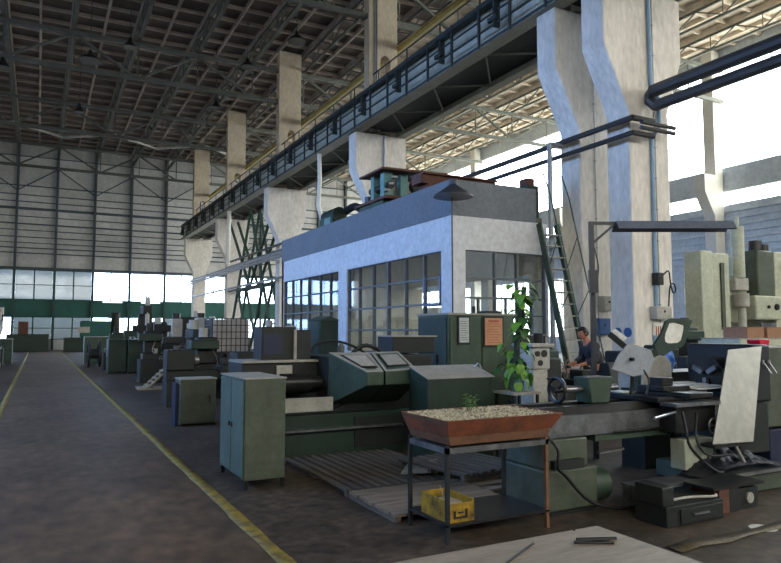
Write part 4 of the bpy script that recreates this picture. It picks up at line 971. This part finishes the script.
# white liquid tank in a cage
t = cab((4.5, 19.9, 0), (1.25, 1.2, .98), 'dark bench under the caged white tank', 'dark', cat='bench', name='steel_bench')
t = thing('caged_tank', 'square white plastic tank in a wire cage, standing on a dark bench', 'tank', (4.55, 20.0, 1.0))
B(.03, .03, .03, 1.1, 1.05, 1.0).build('tank_body', 'tank', t, .04)
s = MB()
for k in range(9):
    x = .0+1.13*k/8; s.box(x-.012, 0, 0, x+.012, .02, 1.04); y = 1.08*k/8; s.box(0, y-.01, 0, .02, y+.01, 1.04).box(1.11, y-.01, 0, 1.13, y+.01, 1.04)
for k in range(6):
    z = .02+1.0*k/5; s.box(0, 0, z-.012, 1.13, .02, z+.012).box(0, 0, z-.012, .02, 1.08, z+.012).box(1.11, 0, z-.012, 1.13, 1.08, z+.012)
s.build('cage', 'cage', t)
# leaning pallet / steps
t = thing('wooden_steps', 'pale wooden slatted pallet leaning on a low frame beside the aisle', 'pallet', (2.75, 20.0, 0))
s = MB()
for k in range(7): s.bar((.1+.1*k, 0, .1+.1*k), (.1+.1*k, .8, .1+.1*k), .09, .03)
s.build('slats', 'woodp', t); MB().bar((0, .05, .02), (.85, .05, .8), .06, .05).bar((0, .75, .02), (.85, .75, .8), .06, .05).build('side_rail', 'woodp', t)
B(-.2, 0, 0, 1.0, .8, .05).build('base_board', 'woodp', t)
for i, (x, y, l) in enumerate(((2.45, 28.3, 'leftmost of the dark green cabinets in a row beside the aisle'), (3.15, 28.0, 'middle one of the dark green cabinets beside the aisle'), (3.85, 27.7, 'rightmost of the dark green cabinets beside the aisle'))):
    cab((x, y, 0), (.66, .9, 1.3), l, 'greend', doors=1)
cab((2.05, 36.5, 0), (1.3, .8, 1.35), 'pale green cabinet farther along the right side of the aisle', 'green', 'greyp')
t = thing('cable_reel', 'dark spoked cable reel standing at the right edge of the far aisle', 'reel', (2.05, 33.2, 0))
MB().ring((0, 0, .62), (1, 0, 0), .55, .06).ring((.45, 0, .62), (1, 0, 0), .55, .06).cyl((0, 0, .62), (.45, 0, .62), .22).bar((0, -.5, .62), (0, .5, .62), .05).bar((0, 0, .1), (0, 0, 1.1), .05, up=(0, 1, 0)).build('drum', 'dark', t)
t = thing('horizontal_mill', 'dark horizontal boring machine silhouetted against the far windows', 'milling machine', (3.1, 25.2, 0))
B(.6, 0, 0, 2.9, 1.0, 1.2).build('base', 'dark', t, .03); B(.9, .1, 1.2, 2.8, .8, 1.42).build('table', 'iron', t, .02); B(-.1, .3, 1.62, 1.5, .6, 1.86).build('ram', 'dark', t, .03)
B(1.2, .2, 1.42, 1.6, .7, 2.1).build('head', 'greyp', t, .05); B(2.1, .2, 1.42, 2.5, .7, 2.15).build('head', 'greyp', t, .05); MB().cyl((1.4, .4, 2.1), (1.4, .4, 2.3), .14).cyl((2.3, .4, 2.15), (2.3, .4, 2.32), .14).build('motor', 'iron', t)
mill_machine((5.1, 38, 0), 0, 'tall dark milling machine far down the hall against the lower windows', 'dark', 3.0, .7)
mill_machine((8.0, 42, 0), R(90), 'dark milling machine far down the hall right of the tallest one', 'dark', 2.5, .7)
mill_machine((6.9, 30, 0), R(180), 'dark milling machine behind the boring machine', 'dark', 2.0, .6)
lathe_machine((4.8, 45, 0), 0, 3.5, 'distant dark lathe before the back wall on the right of the aisle', 'dark', 'greend', 1.4, 1.3)
lathe_machine((5.2, 23, 0), 0, 2.4, 'dark lathe between the boring machine and the caged tank', 'dark', 'dark', 1.0, 1.1)
t = thing('planing_machine', 'large bright green machine standing before the back wall at the end of the aisle', 'machine', (1.9, 61, 0))
B(0, 0, 0, 4.2, 1.5, 1.1).build('bed', 'greend', t, .05); B(1.2, .2, 1.1, 3.6, 1.2, 2.5).build('housing', 'wallgreen', t, .12); B(1.0, -.05, 1.5, 1.9, .0, 2.0).build('label_plate', 'greyp', t)
MB().cyl((3.9, .4, 1.1), (3.9, .4, 3.2), .35).build('column', 'dark', t)
t = thing('gantry_machine', 'dark green low machine left of the bright green one at the aisle end', 'machine', (-2.2, 60.5, 0)); B(0, 0, 0, 3.0, 1.2, 1.4).build('bed', 'greend', t, .05); B(.8, .2, 1.4, 1.5, .9, 2.4).build('column', 'brown', t, .04)
for i, x in enumerate((5.9, 9.2)):
    t = thing('wall_light', ('left' if i == 0 else 'right')+' one of the two lit tube lights on the green band of the back wall', 'lamp', (x, 65.6, 4.2))
    B(-.85, 0, 0, .85, .2, .12).build('fitting', 'white', t); MB().cyl((-.8, -.03, .06), (.8, -.03, .06), .05).build('lamp_tube', 'tube', t)
# left side of the aisle
lathe_machine((-1.2, 26.5, 0), R(180), 2.6, 'dark lathe on the left side of the aisle at the picture edge', 'dark', 'green', 1.1, 1.1)
cab((-2.6, 30.6, 0), (1.2, .7, 1.0), 'green bench with clutter on the left side of the aisle', 'green', 'greyp', cat='bench', name='steel_bench')
mill_machine((-2.0, 33.6, 0), R(90), 'dark milling machine behind the left bench', 'dark', 2.1, .6)
cab((-2.3, 38, 0), (1.2, 1.0, 1.25), 'grey-green cabinet on the left of the aisle near the far windows', 'green', 'greyp')
mill_machine((-2.4, 44, 0), R(90), 'far dark milling machine left of the aisle', 'dark', 2.6, .7)
t = thing('barrier_board', 'red and white board standing at the left picture edge beside the aisle', 'board', (-1.55, 23.6, 0)); B(0, 0, .1, .5, .03, 1.0).build('panel', 'brown', t); B(.5, 0, 0, .55, .04, 1.05).build('post', 'white', t)
t = thing('brown_crate', 'small brown crate on the left bench', 'crate', (-2.3, 30.8, 1.02)); B(0, 0, 0, .4, .3, .3).build('crate_box', 'boxbrown', t); B(-.0, 0, .3, .4, .3, .32).build('crate_lid', 'white', t)

# ---------------- behind the lathe, centre right
t = thing('drill_press', 'light grey bench machine with dark dials behind the climbing plant', 'machine', (6.15, 7.45, 0))
B(0.05, 0.05, 0, .31, .45, 1.1).build('base', 'greyp', t, .01); B(.02, .02, 1.1, .34, .4, 1.42).build('head', 'greyp', t, .03); B(-.02, -.02, 1.42, .38, .45, 1.47).build('cover', 'greyp', t, .01)
MB().cyl((.1, -.0, 1.33), (.1, .02, 1.33), .04).cyl((.22, 0, 1.33), (.22, .02, 1.33), .05).cyl((.15, 0, 1.2), (.15, .02, 1.2), .04).build('dials', 'dark', t)
lathe_machine((6.6, 8.0, 0), 0, 2.2, 'dark lathe in the clutter between the big lathe and the person', 'dark', 'dark', 1.0, .95)
lathe_machine((8.95, 8.3, 0), 0, 2.1, 'dark green lathe behind the raised chip guard', 'iron', 'dark', 1.0, 1.0)  # pedestals painted dark for the shade seen under the big lathe
mill_machine((7.8, 11.6, 0), R(0), 'dark machine under the right office window, left of the ladder', 'dark', 1.5, .6)
cab((8.6, 11.9, 0), (1.6, .6, 1.55), 'dark cupboard in front of the office front wall', 'dark', 'greytop')
t = thing('machine_hood', 'beige peaked machine cover with a blue skirt behind the raised chip guard', 'machine', (6.45, 5.78, 0))
MB().prism([(0, .9), (.5, .9), (.5, 1.26), (.33, 1.4), (.15, 1.28), (0, 1.26)], 'y', 0, .4).build('hood', 'greyp', t, .01); B(.0, .0, .5, .5, .4, .9).build('skirt', 'dark', t, .01); B(.02, .02, 0, .48, .38, .5).build('base', 'dark', t)  # skirt and base painted dark for the shade under the lathe
t = thing('side_bench', 'dark bench behind the lathe headstock carrying the blue bag', 'bench', (6.85, 5.8, 0)); B(.15, 0, 1.1, 1.3, .5, 1.14).build('bench_top', 'iron', t); B(.15, .02, 0, 1.28, .48, 1.1).build('cupboard', 'dark', t)
t = thing('plastic_bag', 'crumpled bright blue and white plastic bag behind the chip guard', 'bag', (7.1, 5.95, 1.14))
bm = bmesh.new(); bmesh.ops.create_icosphere(bm, subdivisions=3, radius=.12)
for v in bm.verts:
    v.co *= 1+.16*math.sin(v.co.x*60+v.co.z*31)*math.cos(v.co.y*47); v.co.x *= .6; v.co.y *= .6; v.co.z = v.co.z*1.2+.13
    if v.co.z < .02: v.co.z = 0.0
me = bpy.data.meshes.new('bag_body'); bm.to_mesh(me); bm.free(); me.materials.append(M['bag']); o = bpy.data.objects.new('bag_body', me); C.objects.link(o); o.parent = t
MB().tube([(-.05, 0, .3), (-.08, 0, .38), (0, 0, .42), (.06, 0, .36), (.05, 0, .3)], .008).build('bag_handle', 'white', t)
for i, (x, y, z, m, l) in enumerate(((7.75, 6.0, 1.14, 'steeld', 'grey machine part lying on the bench behind the headstock'), )):
    t = thing('machine_part', l, 'machine part', (x, y, z)); MB().lathe([(.12, 0), (.12, .05), (.05, .07), (.05, .16), (0, .16)]).build('hub', m, t)
# brown crates on a cabinet at right
t = cab((11.3, 7.9, 0), (2.6, .8, 1.5), 'olive cabinet under the brown crates near the right edge', 'olive', 'greytop')
for i, (x, w_, l) in enumerate(((11.75, .5, 'left brown crate beyond the red tub'), (12.35, .75, 'right brown crate beyond the red tub, cut by the picture edge'))):
    t = thing('brown_crate', l, 'crate', (x, 8.05, 1.52)); B(0, 0, 0, w_, .5, .19).build('crate_box', 'boxbrown', t, .005); B(-.01, -.01, .19, w_+.01, .51, .205).build('crate_lid', 'boxbrown', t)

# ---------------- big machine beyond the columns
t = thing('vertical_boring_mill', 'tall grey-green double-column boring mill beyond the right columns', 'machine', (17.0, 13.0, 0))
B(0, 0, 0, .5, .6, 4.0).build('left_column', 'olive', t, .03); B(.5, .25, 0, 1.6, .9, 4.0).build('left_housing', 'olive', t, .03)
B(.7, .28, .2, 1.4, .3, 1.5).build('door', 'olive', t); B(1.15, .2, 1.7, 1.3, .26, 3.7).build('guide_rail', 'greenl', t)
B(1.6, .6, 1.9, 4.6, 1.6, 3.2).build('cross_rail', 'olive', t, .05); B(3.9, .3, 0, 5.2, 2.4, 4.2).build('right_housing', 'olive', t, .03)
B(1.95, .3, 2.9, 2.6, .8, 3.3).build('saddle', 'greyp', t, .04); MB().cyl((2.25, .4, 3.3), (2.25, .4, 4.9), .19).cyl((2.25, .4, 4.9), (2.25, .4, 5.2), .06).build('ram', 'olive', t)
B(2.9, .2, 2.7, 3.7, .9, 4.2).build('feed_box', 'greenl', t, .05); MB().cyl((3.1, .4, 4.2), (3.1, .4, 4.5), .2).cyl((3.5, .4, 4.2), (3.5, .4, 4.4), .16).build('motor', 'iron', t)
B(2.6, .1, 2.0, 4.0, .6, 2.75).build('tool_head', 'olive', t, .05); MB().cyl((3.6, .05, 2.4), (3.6, .1, 2.4), .1).cyl((3.2, .05, 2.4), (3.2, .1, 2.4), .05).build('dials', 'iron', t)
MB().cyl((2.2, .3, 2.4), (2.2, .3, 2.8), .22).cyl((2.2, .3, 1.6), (2.2, .3, 2.4), .12).build('spindle', 'greyp', t)
B(1.9, -.3, 1.1, 2.7, .5, 1.45).build('table', 'greyp', t, .03); B(1.6, -.6, 0, 3.9, .6, 1.1).build('base', 'dark', t, .04)
B(2.9, .15, 1.2, 3.6, .2, 1.9).build('guide_plate', 'steeld', t)
B(4.3, .2, 3.0, 5.0, .3, 3.9).build('switch_panel', 'turq', t)
cab((15.2, 14.5, 0), (1.1, .7, 1.9), 'dark cabinet left of the tall boring mill', 'olive', 'greytop')
lathe_machine((14.0, 10.5, 0), 0, 2.9, 'dark machine low in front of the tall boring mill', 'iron', 'dark', 1.0, 1.0)
lathe_machine((19.3, 19.5, 0), 0, 3.0, 'olive machine behind the boring mill', 'olive', 'olive', 1.5, 2.0)
tag(B(14.2, 23.0, 0, 14.5, 27.5, 2.6).build('partition_screen', 'louver'), 'low grey partition screen in the right hall', 'screen')

# ---------------- things on the columns
def wallbox(loc, size, label, m, cat='switch box', name='switch_box', extra=None):
    t = thing(name, label, cat, loc); a, b, c = size
    B(0, 0, 0, a, b, c).build('housing', m, t, .008); d = B(.02, -.012, .02, a-.02, 0, c-.02).build('cover', m, t, .004)
    if extra: extra(t, a, c)
    return t
def ex1(t, a, c): MB().cyl((a/2, -.02, c*.6), (a/2, 0, c*.6), .03).build('knob', 'black', t)
wallbox((12.65, 10.83, 2.72), (.2, .17, .28), 'dark switch box with looping cables high on the near column', 'dark', extra=ex1)
tag(MB().tube([(12.9, 10.9, 2.95), (13.0, 10.82, 3.05), (13.03, 10.8, 2.8), (13.1, 10.8, 2.55), (13.2, 10.8, 2.6), (13.15, 10.8, 2.75), (13.02, 10.8, 2.7), (12.98, 10.82, 2.3), (12.98, 10.82, 2.1)], .018).build('cable_loop', 'black'), 'loop of black cable beside the high switch box', 'cable')
wallbox((12.55, 10.8, 1.92), (.5, .2, .3), 'grey control box low on the near column above the red notice', 'greyp', extra=ex1)
def ex2(t, a, c): 
    s = MB()
    for k in range(3): s.box(.06+.07*k, -.014, .08, .1+.07*k, -.012, c-.08)
    s.build('print_bars', 'redink', t)
wallbox((12.62, 10.97, 1.42), (.3, .03, .42), 'white notice with red bars on the near column', 'white', 'notice', 'notice_board', ex2)
wallbox((12.55, 12.42, 2.15), (.36, .2, .38), 'grey fuse box on the column behind the lamp post', 'greyp', extra=ex1)
wallbox((12.45, 12.5, 1.55), (.4, .12, .42), 'blue box on the column behind the lamp post', 'blue', extra=ex1)
for i, (y, l) in enumerate(((11.5, 'left one of two round blue safety discs on the left face of the near column'), (11.2, 'right one of two round blue safety discs on the left face of the near column'))):
    tag(MB().cyl((12.05, y, 1.62), (12.03, y, 1.62), .11, n=24).build('safety_disc', 'blue'), l, 'sign')
SKY_L, SKY_R, SKY_F = (5.0, 9.2, 18.5), (12.5, 13.0, 13.5), (12.0, 10.6, 9.0)
GND_L, GND_R = (.3, .33, .36), (9.0, 8.4, 7.4)
EXPO = 0.0
HAZE = 0
# ================================================================= CAMERA, SKY, LIGHT
cam = bpy.data.cameras.new('camera'); co = bpy.data.objects.new('camera', cam); C.objects.link(co); bpy.context.scene.camera = co
cam.sensor_width = 36; cam.lens = 671/781*36; cam.clip_end = 300; cam.clip_start = 0.05
co.location = (0, 0, 1.65); co.rotation_euler = (R(90+4.219), 0, R(-27.65))
w = bpy.data.worlds.new('overcast_sky'); bpy.context.scene.world = w; w.use_nodes = True; nt = w.node_tree
bg = nt.nodes['Background']; tc = nt.nodes.new('ShaderNodeTexCoord'); sx = nt.nodes.new('ShaderNodeSeparateXYZ'); nt.links.new(tc.outputs['Generated'], sx.inputs[0])
def mrange(src, a, b):
    m = nt.nodes.new('ShaderNodeMapRange'); nt.links.new(src, m.inputs[0]); m.inputs['From Min'].default_value = a; m.inputs['From Max'].default_value = b; return m.outputs[0]
def mixc(f, A, B_):
    m = nt.nodes.new('ShaderNodeMix'); m.data_type = 'RGBA'; nt.links.new(f, m.inputs[0])
    for i, v in ((6, A), (7, B_)):
        if isinstance(v, tuple): m.inputs[i].default_value = (*v, 1)
        else: nt.links.new(v, m.inputs[i])
    return m.outputs[2]
fx = mrange(sx.outputs[0], -.5, .5)
sky = mixc(fx, SKY_L, SKY_R); gnd = mixc(fx, GND_L, GND_R)
fy = mrange(sx.outputs[1], -.2, -.6); sky = mixc(fy, sky, SKY_F)
nt.links.new(mixc(mrange(sx.outputs[2], -.03, .03), gnd, sky), bg.inputs[0]); bg.inputs[1].default_value = 1.0
def portal(loc, rot, a, b):
    l = bpy.data.lights.new('daylight_opening', 'AREA'); l.shape = 'RECTANGLE'; l.size = a; l.size_y = b; l.cycles.is_portal = True
    o = bpy.data.objects.new('daylight_opening', l); C.objects.link(o); o.location = loc; o.rotation_euler = rot
portal((XL-.4, (LY0+40)/2, (LZ0+13.5)/2), (0, R(-90), 0), 13.5-LZ0, 40-LY0)
portal((XR+.4, 26, 14.0), (0, R(90), 0), 6, 80)
portal((XR+.4, 26, 9.3), (0, R(90), 0), .8, 80)
portal((XR+.4, 26, 3.75), (0, R(90), 0), 1.1, 80)
portal((11, YB+.4, 4.0), (R(-90), 0, 0), 48, 6.2)
portal((11, YF-.5, 10.25), (R(90), 0, 0), 48, 4.5)
sc = bpy.context.scene
sc.view_settings.view_transform = 'Standard'; sc.view_settings.look = 'None'; sc.view_settings.gamma = 1; sc.view_settings.use_curve_mapping = False
sc.view_settings.exposure = EXPO
sc.cycles.use_denoising = True; sc.cycles.max_bounces = 7; sc.cycles.diffuse_bounces = 4; sc.cycles.transparent_max_bounces = 12; sc.cycles.glossy_bounces = 3
sc.cycles.sample_clamp_indirect = 6

if HAZE:
    m = bpy.data.materials.new('dusty_air'); m.use_nodes = True; n = m.node_tree; n.nodes.remove(n.nodes['Principled BSDF'])
    v = n.nodes.new('ShaderNodeVolumeScatter'); v.inputs['Density'].default_value = HAZE; v.inputs['Anisotropy'].default_value = 0.3
    n.links.new(v.outputs[0], n.nodes['Material Output'].inputs['Volume']); M['haze'] = m
    o = B(13.9, -12, .02, XR-.2, 65.5, 16.9).build('haze', 'haze'); o['kind'] = 'stuff'; o['label'] = 'thin dusty haze hanging in the bright right hall'; o['category'] = 'haze'
